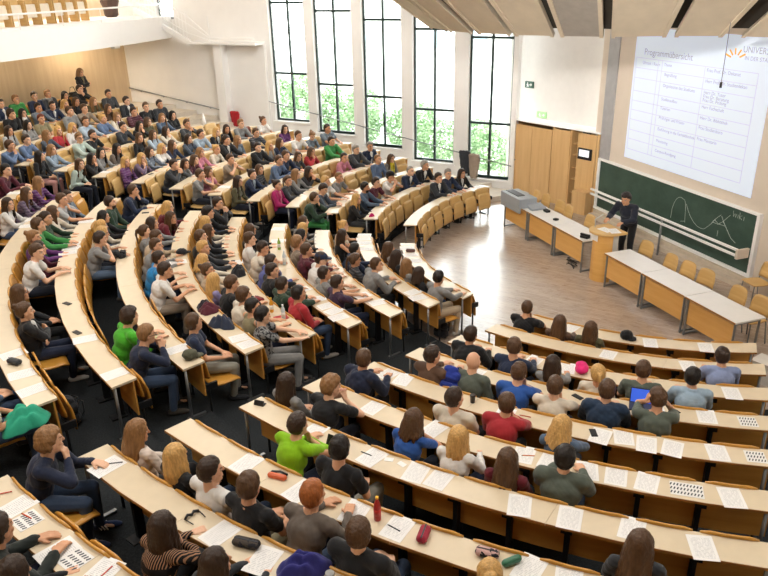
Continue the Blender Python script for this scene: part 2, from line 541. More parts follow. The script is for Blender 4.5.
PAPERS= [(4, 236.5, -0.03), (5, 229.6, 0.05), (5, 233.3, 0.04), (5, 236.2, 0.0), (6, 228.3, -0.01), (6, 229.9, -0.02), (6, 231.6, -0.01), (6, 236.0, 0.02), (7, 225.7, 0.01), (7, 228.1, 0.01), (7, 230.9, -0.06), (7, 233.9, 0.06), (8, 227.2, -0.07), (8, 228.7, -0.11), (7, 220.1, -0.01), (7, 221.2, -0.03), (8, 221.6, -0.02), (6, 224.5, -0.06), (6, 226.1, -0.06), (8, 213.1, -0.01), (8, 216.6, 0.01), (9, 216.2, -0.01), (9, 218.5, 0.05), (8, 219.5, -0.02), (7, 217.4, -0.01), (9, 209.1, 0.03), (10, 209.6, -0.02), (10, 212.9, 0.04), (10, 214.9, -0.1), (8, 200.2, -0.0), (8, 194.4, 0.01), (9, 200.2, 0.0), (9, 198.1, -0.01), (9, 195.3, -0.05), (7, 198.3, -0.09), (6, 198.2, -0.07), (6, 199.6, -0.09), (4, 196.6, -0.08), (4, 191.1, -0.03), (5, 210.7, -0.03), (5, 211.8, -0.03), (1, 166.0, 0.05), (1, 170.6, 0.06), (1, 174.5, 0.05), (2, 163.0, 0.07), (2, 165.4, 0.05), (2, 168.9, 0.04), (2, 162.5, 0.01), (4, 162.9, -0.02), (4, 168.5, -0.05), (2, 226.9, -0.03), (3, 219.4, -0.05), (3, 223.3, -0.04), (1, 219.1, -0.03), (10, 161.0, 0.05), (9, 167.7, 0.21), (9, 169.6, 0.22), (8, 167.0, 0.17), (9, 150.6, 0.02), (8, 173.6, 0.06), (8, 174.8, -0.0), (8, 176.0, 0.05), (6, 147.9, 0.01), (4, 216.0, 0.16), (6, 218.5, -0.15), (5, 228.9, -0.33), (1, 107.7, 0.35), (1, 119.4, 0.24), (5, 221.5, 0.17), (7, 213.2, -0.29), (6, 213.7, -0.33), (2, 194.2, 0.2), (2, 192.3, -0.26), (3, 194.4, -0.21), (3, 191.2, 0.37), (4, 197.0, 0.19), (4, 196.8, -0.23), (5, 177.9, -0.13), (4, 187.5, 0.06), (6, 177.9, 0.43), (5, 228.5, 0.11), (4, 232.4, -0.03), (1, 241.2, 0.17), (1, 232.5, 0.11), (2, 237.0, 0.2), (3, 240.1, 0.19)]
CARDS= [(4, 239.7, -0.04), (5, 238.6, -0.02), (6, 233.7, -0.04), (10, 210.6, -0.08), (10, 213.7, -0.1)]
# ================================================================== SETTING
WA = R(46.5); WT = Vector((-math.cos(WA), math.sin(WA), 0)); WN = Vector((math.sin(WA), math.cos(WA), 0)); WB = Vector((.19, 6.55, 0))
def wp(s, d=0.0, z=0.0): return WB + WT * s + WN * d + Vector((0, 0, z))          # point on the window wall (d > 0: outside)
WM = Matrix((WT, WN, Vector((0, 0, 1)))).transposed()
def wbox(mb, s0, s1, d0, d1, z0, z1): return mb.box(wp((s0 + s1) / 2, (d0 + d1) / 2, (z0 + z1) / 2), (s1 - s0, d1 - d0, z1 - z0), WM)
def line_angle(r, b, m, sgn):               # angle where the circle r meets y = b + m x on the audience side
    A, B, Cc = 1 + m * m, 2 * m * b, b * b - r * r
    q = B * B - 4 * A * Cc
    if q < 0: return None
    x = (-B - math.sqrt(q)) / (2 * A); y = b + m * x
    return math.atan2(y, x) % (2 * math.pi)
def wall_n(r): return line_angle(r, 6.75 - .12, -1.054, 1) or R(78)
def wall_s(r): return line_angle(r, -6.75 + .12, 1.054, -1) or R(282)

# stage floor and stepped floor of the auditorium
struct('floor', MB().prism([(1.9, 8), (-1.5, 8.2), (-6, 8), (-6, -8), (-1, -8), (1.9, -8)], -.12, -.002), M['parquet'])
mb = MB()
mb.arc(4.2, rk(2) - .17, -.05, .0, wall_n, wall_s, 40)
struct('floor_front_row', mb, M['parquet'])
EC = [104.6, 107.6, 109.4, 110.6, 112.5, 114.7, 116.5, 118.6, 122, 125.2, 126.6, 127.5, 128.2, 128.6, 129]
def eC0(r): return R(float(np.interp((r - R1) / DR + 1, range(1, 16), EC)))
def fl0(r): return eC0(r) - .05 / r
mb = MB(); mb2 = MB()
for k in range(2, 16):
    q0, q1 = rk(k) - .17, (rk(k + 1) - .17 if k < 15 else 19.95)
    mb.arc(q0, q1, fz(k) - .4, fz(k), fl0, wall_s, 60); mb2.arc(q0, q1, fz(k) - .4, fz(k), wall_n, fl0, 8)
struct('floor_window_aisle', mb2, plain('pale_aisle_floor', 'd6cdbf', .7))
struct('floor_stepped', mb, M['carpet'])
# window wall with five tall openings
WIN = [(.02, 1.35, .38, 2.0, 4.4), (1.79, 3.14, .73, 2.3, 4.61), (3.51, 4.85, 1.06, 2.6, 4.86), (5.20, 6.58, 1.37, 2.9, 5.11), (6.90, 8.25, 1.65, 3.19, 5.36)]
TOPW = 6.9
mb = MB(); prev = -.12
for s0, s1, zs, zt, zu in WIN:
    wbox(mb, prev, s0, 0, .3, -.3, 8); wbox(mb, s0, s1, 0, .3, -.3, zs); wbox(mb, s0, s1, 0, .3, TOPW, 8); prev = s1
wbox(mb, 8.25, 12.2, 0, .3, -.3, 8); wbox(mb, 12.2, 12.95, 0, .3, -.3, 4.85); wbox(mb, 12.2, 12.95, 0, .3, 6.4, 8); wbox(mb, 12.95, 15.2, 0, .3, -.3, 8)
struct('wall_window', mb, M['wall'])
for i, (s0, s1, zs, zt, zu) in enumerate(WIN):
    mb = MB(); sm = (s0 + s1) / 2; d0, d1 = .12, .2; f = .055
    wbox(mb, s0, s0 + f, d0, d1, zs, TOPW); wbox(mb, s1 - f, s1, d0, d1, zs, TOPW); wbox(mb, sm - .03, sm + .03, d0, d1, zs, TOPW)
    for z in (zs + .03, zt, zu, TOPW - .04): wbox(mb, s0, s1, d0 + .001, d1 + .001, z - .035, z + .035)
    w = struct('window_%d' % (i + 1), mb, M['frame'])
    p = MB(); wbox(p, s0 + f, s1 - f, .155, .163, zs + .06, TOPW - .07); link('pane', p.mesh('pane'), M['glass'], w)
    sl = MB(); wbox(sl, s0 - .06, s1 + .06, -.06, .12, zs - .05, zs); link('sill', sl.mesh('sill'), M['white_paint'], w)
mb = MB(); wbox(mb, 12.2, 12.26, .1, .18, 4.85, 6.4); wbox(mb, 12.89, 12.95, .1, .18, 4.85, 6.4); wbox(mb, 12.2, 12.95, .1, .18, 4.85, 4.92)
w = struct('window_6', mb, M['frame']); p = MB(); wbox(p, 12.26, 12.89, .13, .14, 4.92, 6.4); link('pane', p.mesh('pane'), M['glass'], w)
# white fin, plain stair landing block above it
mb = MB(); wbox(mb, 9.95, 10.28, -.42, 0, 1.0, 4.12); struct('trim_fin', mb, M['white_paint'])
mb = MB(); wbox(mb, 8.42, 10.0, -.12, 0, 1.0, 4.1); struct('trim_landing_wall', mb, M['wall'])
# wall behind the cabinets, front wall, side wall, back wall, ceiling
CD = Vector((.324, -.946, 0)); CN = Vector((.946, .324, 0)); CB = Vector((.3, 6.7, 0))
CM = Matrix((CD, CN, Vector((0, 0, 1)))).transposed()
def cp(u, d=0.0, z=0.0): return CB + CD * u + CN * d + Vector((0, 0, z))
def cbox(mb, u0, u1, d0, d1, z0, z1): return mb.box(cp((u0 + u1) / 2, (d0 + d1) / 2, (z0 + z1) / 2), (u1 - u0, d1 - d0, z1 - z0), CM)
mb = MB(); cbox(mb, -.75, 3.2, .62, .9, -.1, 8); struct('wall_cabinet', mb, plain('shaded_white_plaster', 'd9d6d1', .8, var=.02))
mb = MB(); mb.box((1.5, -2.1, 4), (.3, 12.4, 8.2)); struct('wall_front', mb, M['wall_warm'])
mb = MB(); a, b = Vector((1.6, -5.2, 4)), Vector((-13.5, -21.1, 4)); mb.bar(a, b, .3, 8.2); struct('wall_side', mb, M['wall'])
mb = MB(); mb.arc(19.9, 20.1, 1.6, 8.1, lambda r: R(119.2), lambda r: R(246), 70)
struct('wall_back', mb, M['back_wood'], True)
struct('ceiling', MB().prism([(3, 9), (-12, 20), (-21.5, 12), (-21.5, -16), (-12, -22), (3, -9)], 8.0, 8.2), M['ceiling'])
mb = MB(); mb.box((1.345, 3.62, 4), (.05, .42, 8)); struct('column', mb, plain('grey_column', 'aaa9aa', .5, .2))
mb = MB(); mb.box((1.27, -2.15, 4), (.2, .62, 8)); struct('column_beige', mb, M['wall_warm'])
mb = MB(); mb.box((1.2, 1.0, .05), (.36, 5.3, .1)); mb.box((1.27, 1.0, .14), (.2, 5.3, .1)); struct('baseboard_front', mb, plain('beige_base', 'c9bba8', .6))
# handrails on the window wall
def handrail(label, s0, z0, s1, z1, d, r, mat, n):
    t = thing('handrail', label, 'handrail', wp(s0, d, z0))
    part('rail', MB().tube([wp(s0, d, z0), wp(s1, d, z1)], r, 8), mat, t, True)
    for i in range(n):
        q = (i + .5) / n; s = s0 + (s1 - s0) * q; z = z0 + (z1 - z0) * q
        part('bracket', MB().tube([wp(s, d, z - .01), wp(s, d * .5, z - .05), wp(s, .02 if d > -.2 else -.01, z - .05)], r * .6, 6), mat, t)
handrail('thin pale handrail running down in front of the tall windows', 8.35, 2.29, -.1, .86, -.16, .016, M['steel'], 6)
handrail('dark handrail on the plain white wall beside the upper rows', 14.7, 2.46, 10.45, 1.88, -.08, .02, M['steel'], 4)
# white stair with railing leading up to the gallery
t = thing('stair_balustrade', 'white stair railing climbing along the white wall to the gallery', 'railing', wp(9.4, -.3, 4.1))
mb = MB(); wbox(mb, 8.45, 11.2, -.55, 0, 4.1, 4.18); mb.bar(wp(11.15, -.5, 4.14), wp(14.4, -.5, 5.64), .1, .16); part('stringer', mb, M['white_paint'], t)
mb = MB()
mb.tube([wp(8.5, -.5, 4.3), wp(10.3, -.5, 4.3)], .03); mb.tube([wp(10.3, -.5, 4.98), wp(10.3, -.5, 4.15)], .02)
for o in (.3, .6, .85): mb.tube([wp(10.3, -.5, 4.15 + o * .25), wp(11.2, -.5, 4.15 + o), wp(14.3, -.5, 5.58 + o)], .014 if o < .8 else .024, 6)
for i in range(22): s = 11.25 + i * .14; z = 4.2 + (s - 11.15) * .4615; mb.tube([wp(s, -.5, z), wp(s, -.5, z + .84)], .008, 5)
part('railing', mb, M['white_paint'], t)
# gallery
GP = [Vector(q) for q in ((-7.9, 16.15, 0), (-8.33, 15.53, 0), (-9.48, 13.75, 0), (-10.68, 12.0, 0), (-11.93, 10.4, 0), (-13.06, 9.15, 0), (-14.6, 7.3, 0), (-16.0, 5.0, 0), (-17.0, 2.0, 0), (-17.4, -1.0, 0))]
GN = []
for i, p in enumerate(GP):
    tt = (GP[min(i + 1, len(GP) - 1)] - GP[max(i - 1, 0)]).normalized(); GN.append(Vector((tt.y, -tt.x, 0)) * (1 if Vector((tt.y, -tt.x, 0)).dot(p) > 0 else -1))
def gal(off): return [p + n * off for p, n in zip(GP, GN)]
def ribbon(mb, P, Q, z0, z1):
    n = len(P); vs = []
    for p, q in zip(P, Q): vs += [(p.x, p.y, z0), (q.x, q.y, z0), (p.x, p.y, z1), (q.x, q.y, z1)]
    fs = []
    for i in range(n - 1):
        b = 4 * i; c = b + 4; fs += [(b, c, c + 2, b + 2), (b + 1, b + 3, c + 3, c + 1), (b + 2, c + 2, c + 3, b + 3), (b, b + 1, c + 1, c)]
    fs += [(0, 2, 3, 1), (4 * n - 4, 4 * n - 3, 4 * n - 1, 4 * n - 2)]
    return mb.add(vs, fs)
mb = MB(); ribbon(mb, gal(0), gal(.14), 4.25, 4.96); ribbon(mb, gal(.13), gal(5.2), 4.25, 4.5); ribbon(mb, gal(.95), gal(5.2), 4.5, 4.98); struct('trim_gallery_front', mb, M['white_paint'])
t = thing('gallery_railing', 'pale rail on posts above the white gallery front', 'railing', GP[3] + Vector((0, 0, 4.9)))
part('rail', MB().tube([p + Vector((0, 0, 5.34)) for p in gal(.3)[1:8]], .026, 8), M['white_paint'], t, True)
for i in range(7):
    q = i / 6 * 5 + 1; a = int(q); p = gal(.3)[a].lerp(gal(.3)[a + 1], q - a)
    part('post', MB().tube([p + Vector((0, 0, 4.5)), p + Vector((0, 0, 5.34))], .012, 6), M['white_paint'], t)
lamp = thing('emergency_lamp', 'small white emergency lamp under the gallery edge', 'lamp', gal(.5)[2] + Vector((-.35, -.35, 4.25)))
part('housing', MB().box(lamp.location + Vector((0, 0, -.07)), (.3, .16, .13), Matrix.Rotation(R(55), 3, 'Z')), M['white_paint'], lamp, bevel=.015)
# gallery seats
def gallery_chair():
    t = thing('gallery_chair', '', 'seat')
    mb = MB(); mb.box((0, .08, .72), (.48, .03, .62), Matrix.Rotation(R(-8), 3, 'X')); link('backrest', mb.mesh('backrest'), M['ply_light'], t)
    bv(t.children[0], .05, 3)
    mb = MB(); mb.box((0, -.05, .38), (.44, .05, .36), Matrix.Rotation(R(-4), 3, 'X')); link('seat', mb.mesh('seat'), plain('pale_seat_pad', 'e7ddcb', .7), t); bv(t.children[1], .03, 3)
    mb = MB(); mb.box((-.245, .0, .33), (.02, .3, .66)); mb.box((.245, 0, .33), (.02, .3, .66)); link('side_frame', mb.mesh('side_frame'), M['ply_light'], t)
    return t
g0 = gallery_chair(); GO = gal(1.35); L = [0]
for a, b in zip(GO, GO[1:]): L.append(L[-1] + (b - a).length)
NS = 9; words = ['first', 'second', 'third', 'fourth', 'fifth', 'sixth', 'seventh', 'eighth', 'ninth', 'tenth', 'eleventh', 'twelfth', 'thirteenth', 'fourteenth', 'fifteenth', 'sixteenth', 'seventeenth', 'eighteenth', 'nineteenth', 'twentieth', 'twenty-first', 'twenty-second']
for i in range(NS):
    d = L[2] + .95 + i * .54
    j = max(q for q in range(len(L)) if L[q] <= d); p = GO[j].lerp(GO[j + 1], (d - L[j]) / (L[j + 1] - L[j]))
    dr = (GO[j + 1] - GO[j]).normalized(); rz = math.atan2(dr.y, dr.x) + math.pi
    lb = 'empty wooden gallery seat with pale pad, %s from the stair end' % words[i]
    if i == 0: g0.location = p + Vector((0, 0, 4.98)); g0.rotation_euler.z = rz; tag(g0, lb, None, 'seats up on the gallery'); first = g0
    else: dup(g0, p + Vector((0, 0, 4.98)), rz, lb, 'seats up on the gallery')
bag = link('dark_bin', MB().lathe([(.16, 0), (.22, .05), (.24, .3), (.31, .5), (.3, .55), (.2, .55)], 10).mesh('dark_bin'), plain('dark_brown', '4a342a', .6), loc=gal(1.35)[1] + Vector((-.75, -.45, 4.98)))
tag(bag, 'dark brown bin standing on the gallery behind the white front', 'bin')
# slanted acoustic panels over the stage
FAN = CAM + Vector((.5785, .7857, -.2191)) * 22.0        # the panel joints fan out from this point low in the stage corner
EP = [(-3.16, 4.54), (-3.26, 3.34), (-3.09, 2.45), (-2.72, 1.47), (-2.165, .73), (-1.6, .16), (-1.48, -.08), (-.54, -.48), (.21, -1.03), (.9, -1.95), (1.25, -3.2)]
def ep(q): i = min(int(q), len(EP) - 2); return Vector((*EP[i], 4.9)).lerp(Vector((*EP[i + 1], 4.9)), q - i)
def slab(mb, a, b, th, L0=0.0, L1=3.4, up=0.0):
    vs = []; n = (b - a).cross((a + b) / 2 - FAN).normalized(); n = n if n.z > 0 else -n
    for p in (a, b):
        d = (p - FAN).normalized()
        for l in (L0, L1):
            q = p + d * l + n * up; vs += [q, q + n * th]
    return mb.add(vs, [(0, 2, 3, 1), (4, 5, 7, 6), (0, 4, 6, 2), (1, 3, 7, 5), (0, 1, 5, 4), (2, 6, 7, 3)])
segs = [(.0, .93, 'panel_beige'), (1.07, 1.95, 'panel_beige'), (2.14, 2.97, 'panel_beige'), (3.08, 3.96, 'panel_beige'), (4.12, 5.4, 'grey_recess'), (6.0, 6.98, 'panel_beige'), (7.14, 8.02, 'panel_beige'), (8.3, 10.0, 'panel_beige')]
for i, (q0, q1, m) in enumerate(segs):
    t = thing('acoustic_panel', ('grey' if m == 'grey_recess' else 'beige') + ' slanted acoustic ceiling panel, %s counted from the windows' % words[i], 'ceiling panel', ep((q0 + q1) / 2), group='acoustic panels over the stage')
    part('board', slab(MB(), ep(q0), ep(q1), .05), M[m], t)
    mb = MB(); e = (ep(q1) - ep(q0)).normalized()
    slab(mb, ep(q0), ep(q0) + e * .07, .09, 0, 3.4, -.03); slab(mb, ep(q1) - e * .07, ep(q1), .09, 0, 3.4, -.03)
    part('edge_rail', mb, M['panel_beige'], t)
mb = MB()
for i in range(10): slab(mb, ep(i), ep(i + 1), .03, .0, 3.4, .16)
struct('ceiling_gap_shade', mb, M['dark_gap'])  # dark sheet above the panels; the shade of the gaps is in its colour
MIC = Vector((-1.0, -2.48, 4.29))
t = thing('hanging_microphone', 'small black microphone hanging on a thin cable before the screen', 'microphone', MIC)
part('cable', MB().tube([MIC, MIC + Vector((0, 0, .95))], .006, 5), M['steel'], t); part('capsule', MB().tube([MIC - Vector((0, 0, .06)), MIC + Vector((0, 0, .03))], .02, 8), M['black'], t)

# ------------------------------------------------------------------ blackboard, screen, rail
t = thing('chalkboard', 'long green chalkboard with chalk curves and the word wiki', 'chalkboard', (1.3, 1.05, .24))
part('surface', MB().box((1.315, 1.05, .86), (.03, 5.3, 1.26)), M['board'], t)
mb = MB(); mb.box((1.30, 1.05, 1.52), (.09, 5.44, .05)); mb.box((1.29, 1.05, .22), (.1, 5.44, .06)); mb.box((1.30, 3.73, .85), (.1, .07, 1.3)); mb.box((1.30, -1.64, .85), (.1, .08, 1.3)); part('frame', mb, M['white_paint'], t, bevel=.006)
CH = [[(.85, .75), (.84, .97), (.80, 1.12), (.75, 1.21), (.68, 1.28), (.60, 1.30), (.48, 1.27), (.44, 1.2), (.42, 1.09), (.38, .77)], [(.52, .76), (.39, .80)], [(.41, 1.19), (.33, 1.07), (.23, .95), (.1, .85), (-.01, .80), (-.12, .785), (-.22, .80), (-.3, .87), (-.39, .96), (-.54, 1.15), (-.64, 1.24)],
      [(-.89, 1.31), (-.72, 1.12), (-.60, 1.02), (-.42, 1.02), (-.48, 1.09), (-.6, 1.03), (-.8, 1.04), (-.72, 1.12)], [(-.62, .89), (-.62, .76)], [(-.66, 1.22), (-.75, 1.1), (-.87, .97), (-.99, .84), (-1.14, .77)],
      [(-.95, 1.42), (-.97, 1.3), (-1.0, 1.37), (-1.03, 1.3), (-1.05, 1.38)], [(-1.09, 1.37), (-1.09, 1.3)], [(-1.13, 1.43), (-1.13, 1.29)], [(-1.19, 1.38), (-1.135, 1.34), (-1.2, 1.29)], [(-1.25, 1.37), (-1.25, 1.29)]]
mb = MB()
for c in CH: mb.tube([(1.298, y, z) for y, z in c], .0042, 5)
part('chalk_drawing', mb, M['chalk'], t)
t = thing('projection_screen', 'bright projected slide with a programme table above the chalkboard', 'screen', (1.33, .75, 1.77))
part('surface', MB().box((1.34, .765, 3.3), (.012, 4.1, 3.06)), M['screen'], t)
TXM = Matrix(((0, 0, -1), (-1, 0, 0), (0, 1, 0)))
def text_mesh(items):
    vs, fs = [], []
    for s, y, z, size in items:
        cu = bpy.data.curves.new('txt', 'FONT'); cu.body = s; cu.size = size; o = bpy.data.objects.new('txt', cu); COL.objects.link(o)
        dg = bpy.context.evaluated_depsgraph_get(); me = bpy.data.meshes.new_from_object(o.evaluated_get(dg))
        n = len(vs); vs += [TXM @ v.co + Vector((1.331, y, z)) for v in me.vertices]; fs += [tuple(i + n for i in p.vertices) for p in me.polygons]
        bpy.data.objects.remove(o); bpy.data.curves.remove(cu); bpy.data.meshes.remove(me)
    return MB().add(vs, fs)
part('slide_title', text_mesh([('Programmübersicht', 2.48, 4.24, .2)]), M['slide_text'], t)
items = [('Uhrzeit / Raum', 2.5, 4.03, .1)] + [(s, 1.76 if i == 0 else 1.71, z, .095) for i, (s, z) in enumerate([('Thema', 4.05), ('Begrüßung', 3.84), ('Organisation des Studiums', 3.6), ('Studienaufbau', 3.3), ('Tutorien', 3.1), ('Prüfungen und Fristen', 2.88), ('Einführung in die Fachbibliothek', 2.62), ('Mentoring', 2.35), ('Campus-Rundgang', 2.12)])]
items += [(s, .42, z, .1) for s, z in [('Frau Prof. Dr. Dekanat', 4.06), ('Herr Prof. Dr. Studiendekan', 3.84), ('Herr Dr. Tutor', 3.61), ('Frau Dr. Beratung', 3.53), ('Frau Dr. Prüfung', 3.45), ('Herr Fachschaft', 3.31), ('Herr Dr. Bibliothek', 3.08), ('Frau Studienbüro', 2.87), ('Frau Mentorin', 2.63)]]
part('slide_writing', text_mesh(items + [('UNIVERSITÄT', -.47, 4.52, .17), ('KASSEL' if False else 'IN DER STADT', -.54, 4.38, .11)]), M['slide_text'], t)
mb = MB()
for z in (4.16, 3.93, 3.7, 3.4, 3.17, 2.95, 2.72, 2.47, 2.25, 2.0): mb.box((1.332, .9, z), (.004, 3.7, .012))
for y in (2.74, 1.95, 1.82, .48, -.95): mb.box((1.332, y, 3.08), (.004, .012, 2.16))
part('slide_table_lines', mb, M['slide_line'], t)
mb = MB()
for i in range(5): a = R(25 + i * 30); mb.bar((1.331, -.3 + .13 * math.cos(a), 4.36 + .1 * math.sin(a)), (1.331, -.3 + .3 * math.cos(a), 4.36 + .22 * math.sin(a)), .004, .035)
part('slide_logo', mb, M['slide_gold'], t)
t = thing('board_rail', 'white double guard rail in front of the green chalkboard', 'rail', (.79, .8, 0))
for z in (.88, .76): part('rail', MB().box((.79, .76, z), (.045, 5.08, .05)), M['white_paint'], t, bevel=.008)
for y in (.55,): part('post', MB().tube([(.8, y, 0), (.8, y, .9)], .025, 8), M['steel'], t, True)
part('end_plate', MB().box((.85, -1.78, .82), (.3, .06, .2)), M['wall_warm'], t, bevel=.01)

# ------------------------------------------------------------------ cabinets
t = thing('cabinet', 'tall oak wall cabinet with one door ajar beside the windows', 'cabinet', cp(1.5, .3, 0))
mb = MB(); cbox(mb, 0, 3.04, .04, .06, .06, .09)
for u0, u1 in ((0, .06), (1.5, 1.56), (2.12, 2.16), (2.98, 3.04)): cbox(mb, u0, u1, .0, .6, 0, 2.14)
cbox(mb, 0, 3.04, .57, .6, 0, 2.14); cbox(mb, 0, 3.04, 0, .6, 0, .07); part('carcass', mb, M['cabinet'], t)
mb = MB(); cbox(mb, -.02, 3.06, -.02, .62, 2.14, 2.165); part('top_cover', mb, M['white_paint'], t, bevel=.01)
for u0, u1 in ((.07, .78), (.79, 1.49)):
    mb = MB(); cbox(mb, u0, u1, -.02, .01, .08, 2.05); d = part('door', mb, M['cabinet'], t, bevel=.004)
    u = .72 if u0 < .5 else .9
    h = MB(); 
    if u0 < .5: cbox(h, .12, .22, -.06, -.02, 1.0, 1.02); link('handle', h.mesh('handle'), M['steel'], d, -t.location * 0); h2 = d.children[0].data; h2.transform(Matrix.Translation(-t.location))
mb = MB(); cbox(mb, 1.57, 2.13, -.025, .005, .08, 2.1); part('door', mb, M['cabinet'], t, bevel=.004)
mb = MB(); cbox(mb, 2.38, 2.97, -.02, .01, .08, 2.1); d = part('door', mb, M['cabinet'], t, bevel=.004)
mb = MB(); cbox(mb, 2.43, 2.87, -.06, -.02, 1.42, 1.72); part('control_screen_frame', mb, M['black'], t, bevel=.01)
mb = MB(); cbox(mb, 2.48, 2.80, -.066, -.06, 1.5, 1.68); part('control_screen', mb, plain('lit_screen', 'e6edf2', .4, emit=.6), t)
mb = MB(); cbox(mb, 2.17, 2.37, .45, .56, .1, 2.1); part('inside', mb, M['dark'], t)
mb = MB()
for z in (.4, .78, 1.1, 1.45, 1.75): cbox(mb, 2.17, 2.37, .08, .5, z, z + .025)
part('shelf', mb, M['cabinet'], t)
mb = MB(); cbox(mb, 2.55, 3.0, -.32, -.05, 0, .62); s2 = struct('trim_low_cupboard', mb, M['cabinet'])
def exit_sign(u, z, w, h, col, lab, emit):
    c = cp(u, .60, z); t = thing('exit_sign', lab, 'sign', c)
    mb = MB(); cbox(mb, u - w / 2, u + w / 2, .57, .615, z - h / 2, z + h / 2); part('plate', mb, plain('sign_' + col, col, .5, emit=emit), t)
    mb = MB(); q = .565
    def seg(a, b, r): mb.bar(cp(u + a[0] * w, q, z + a[1] * h), cp(u + b[0] * w, q, z + b[1] * h), r, r)
    seg((-.2, .1), (-.12, -.05), .02); seg((-.12, -.05), (-.22, -.32), .02); seg((-.14, -.05), (-.02, -.28), .02); seg((-.26, .02), (-.06, .05), .016); cbox(mb, u - .19 * w, u - .13 * w, .56, .57, z + .16 * h, z + .34 * h)
    seg((.08, 0), (.34, 0), .02); seg((.24, .18), (.36, 0), .02); seg((.24, -.18), (.36, 0), .02); part('pictogram', mb, M['white_paint'], t)
exit_sign(.58, 2.28, .34, .16, 'a2d694', 'lit green exit sign above the oak cabinet', .25)
exit_sign(.06, 3.08, .30, .18, '3d5c50', 'dark green unlit escape sign high on white wall', 0)

# ------------------------------------------------------------------ stage furniture
def stage_table(y0, y1, lab):
    ym = (y0 + y1) / 2; t = thing('stage_table', lab, 'table', (-1.16, ym, 0), group='white tables on the stage'); L = abs(y1 - y0)
    part('tabletop', MB().box((-1.155, ym, .725), (.62, L - .015, .03)), M['white_top'], t, bevel=.005)
    part('edge_band', MB().box((-1.468, ym, .725), (.006, L - .02, .028)), M['desk_edge'], t)
    part('front_panel', MB().box((-1.40, ym, .44), (.02, L - .12, .44)), M['stage_front'], t, bevel=.004)
    for y in (min(y0, y1) + .05, max(y0, y1) - .05):
        mb = MB(); mb.tube([(-1.42, y, .0), (-1.42, y, .71)], .02, 8); mb.tube([(-.92, y, 0), (-.92, y, .71)], .02, 8); mb.bar((-1.42, y, .69), (-.92, y, .69), .03, .03); mb.bar((-1.44, y, .03), (-.9, y, .03), .03, .03); part('leg', mb, M['steel'], t)
    return t
n = 0
for i in range(3): stage_table(-.52 - i * 1.19, -.52 - (i + 1) * 1.19, 'white stage table, %s on the near side of the lectern' % words[i])
for i in range(3): stage_table(.25 + i * 1.19, .25 + (i + 1) * 1.19, 'white stage table, %s on the window side of the lectern' % words[i])
def stage_chair():
    t = thing('wooden_chair', '', 'chair')
    mb = MB(); vs = []; fs = []; nx, nz = 8, 6
    for th in (0, .014):
        for j in range(nz + 1):
            for i in range(nx + 1):
                u = i / nx * 2 - 1; v = j / nz; hw = .2 - .035 * max(0, v - .6) / .4
                vs.append((u * hw, .19 + .05 * v - .035 * u * u + th, .50 + .32 * v - .03 * (abs(u) ** 4) * v))
    m = (nx + 1) * (nz + 1)
    for j in range(nz):
        for i in range(nx):
            a = j * (nx + 1) + i; fs += [(a, a + 1, a + nx + 2, a + nx + 1), (m + a, m + a + nx + 1, m + a + nx + 2, m + a + 1)]
    for j in range(nz):
        for i in (0, nx):
            a = j * (nx + 1) + i; fs.append((a, a + nx + 1, m + a + nx + 1, m + a))
    for i in range(nx):
        for j in (0, nz):
            a = j * (nx + 1) + i; fs.append((a, m + a, m + a + 1, a + 1))
    link('backrest', mb.add(vs, fs).mesh('backrest', True), M['ply_light'], t)
    mb = MB().prism([(-.19, -.2), (.19, -.2), (.21, 0), (.19, .18), (-.19, .18), (-.21, 0)], .44, .456); link('seat', mb.mesh('seat'), M['ply_light'], t)
    for sx in (-1, 1):
        link('leg', MB().tube([(sx * .17, -.17, .44), (sx * .2, -.2, 0)], .011, 7).mesh('leg'), M['steel'], t)
        link('leg', MB().tube([(sx * .17, .21, .62), (sx * .18, .16, .43), (sx * .2, .22, 0)], .011, 7).mesh('leg'), M['steel'], t)
    return t
c0 = stage_chair(); ys = [3.94, 3.5, 2.87, 2.42, 1.55, -.47, -1.28, -1.75, -2.22, -3.06, -3.56]
for i, y in enumerate(ys):
    lab = 'honey wooden chair behind the stage tables, %s counted from the windows' % words[i]
    loc = (-.62 + (i % 3) * .03, y, 0); rz = R(-90 + (i * 37 % 11 - 5))
    if i == 0: c0.location = loc; c0.rotation_euler.z = rz; tag(c0, lab, None, 'wooden chairs behind the stage tables')
    else: dup(c0, loc, rz, lab, 'wooden chairs behind the stage tables')
dup(c0, (.75, -2.35, 0), R(-100), 'honey wooden chair at the board end beside the beige pilaster', 'wooden chairs behind the stage tables')
# lectern
t = thing('lectern', 'wooden lectern with rounded front and papers on top', 'lectern', (-1.22, -.14, 0))
def dshape(cx, cy, r, back, n=14): return [(cx + back, cy - r)] + [(cx + back, cy + r)] + [(cx - r * math.sin(math.pi * i / n), cy + r * math.cos(math.pi * i / n)) for i in range(n + 1)]
part('body', MB().prism(dshape(-1.2, -.14, .25, .02), 0, 1.04), M['stage_front'], t)
part('side_recess', MB().box((-1.10, -.14, .55), (.18, .4, .9)), M['steel_light'], t, bevel=.01)
part('top', MB().prism(dshape(-1.2, -.14, .34, .3), 1.04, 1.09), M['ply_light'], t, bevel=.01)
part('name_plate', MB().box((-1.455, -.14, .95), (.006, .2, .13)), M['white_paint'], t)
part('reading_lamp', MB().tube([(-1.3, .1, 1.09), (-1.3, .12, 1.25), (-1.2, .0, 1.38)], .012, 6), M['steel_light'], t, True)
for i, (x, y, rz) in enumerate(((-1.22, -.16, 10), (-1.12, -.3, -14))):
    o = link('paper_sheet', MB().box((0, 0, .002), (.21, .297, .004)).mesh('paper_sheet'), M['paper'], loc=(x, y, 1.091 + i * .005), rz=R(rz)); tag(o, ('white notes lying on the lectern top, squarely', 'second sheet of notes on the lectern, turned askew')[i], 'paper', 'notes on the lectern')
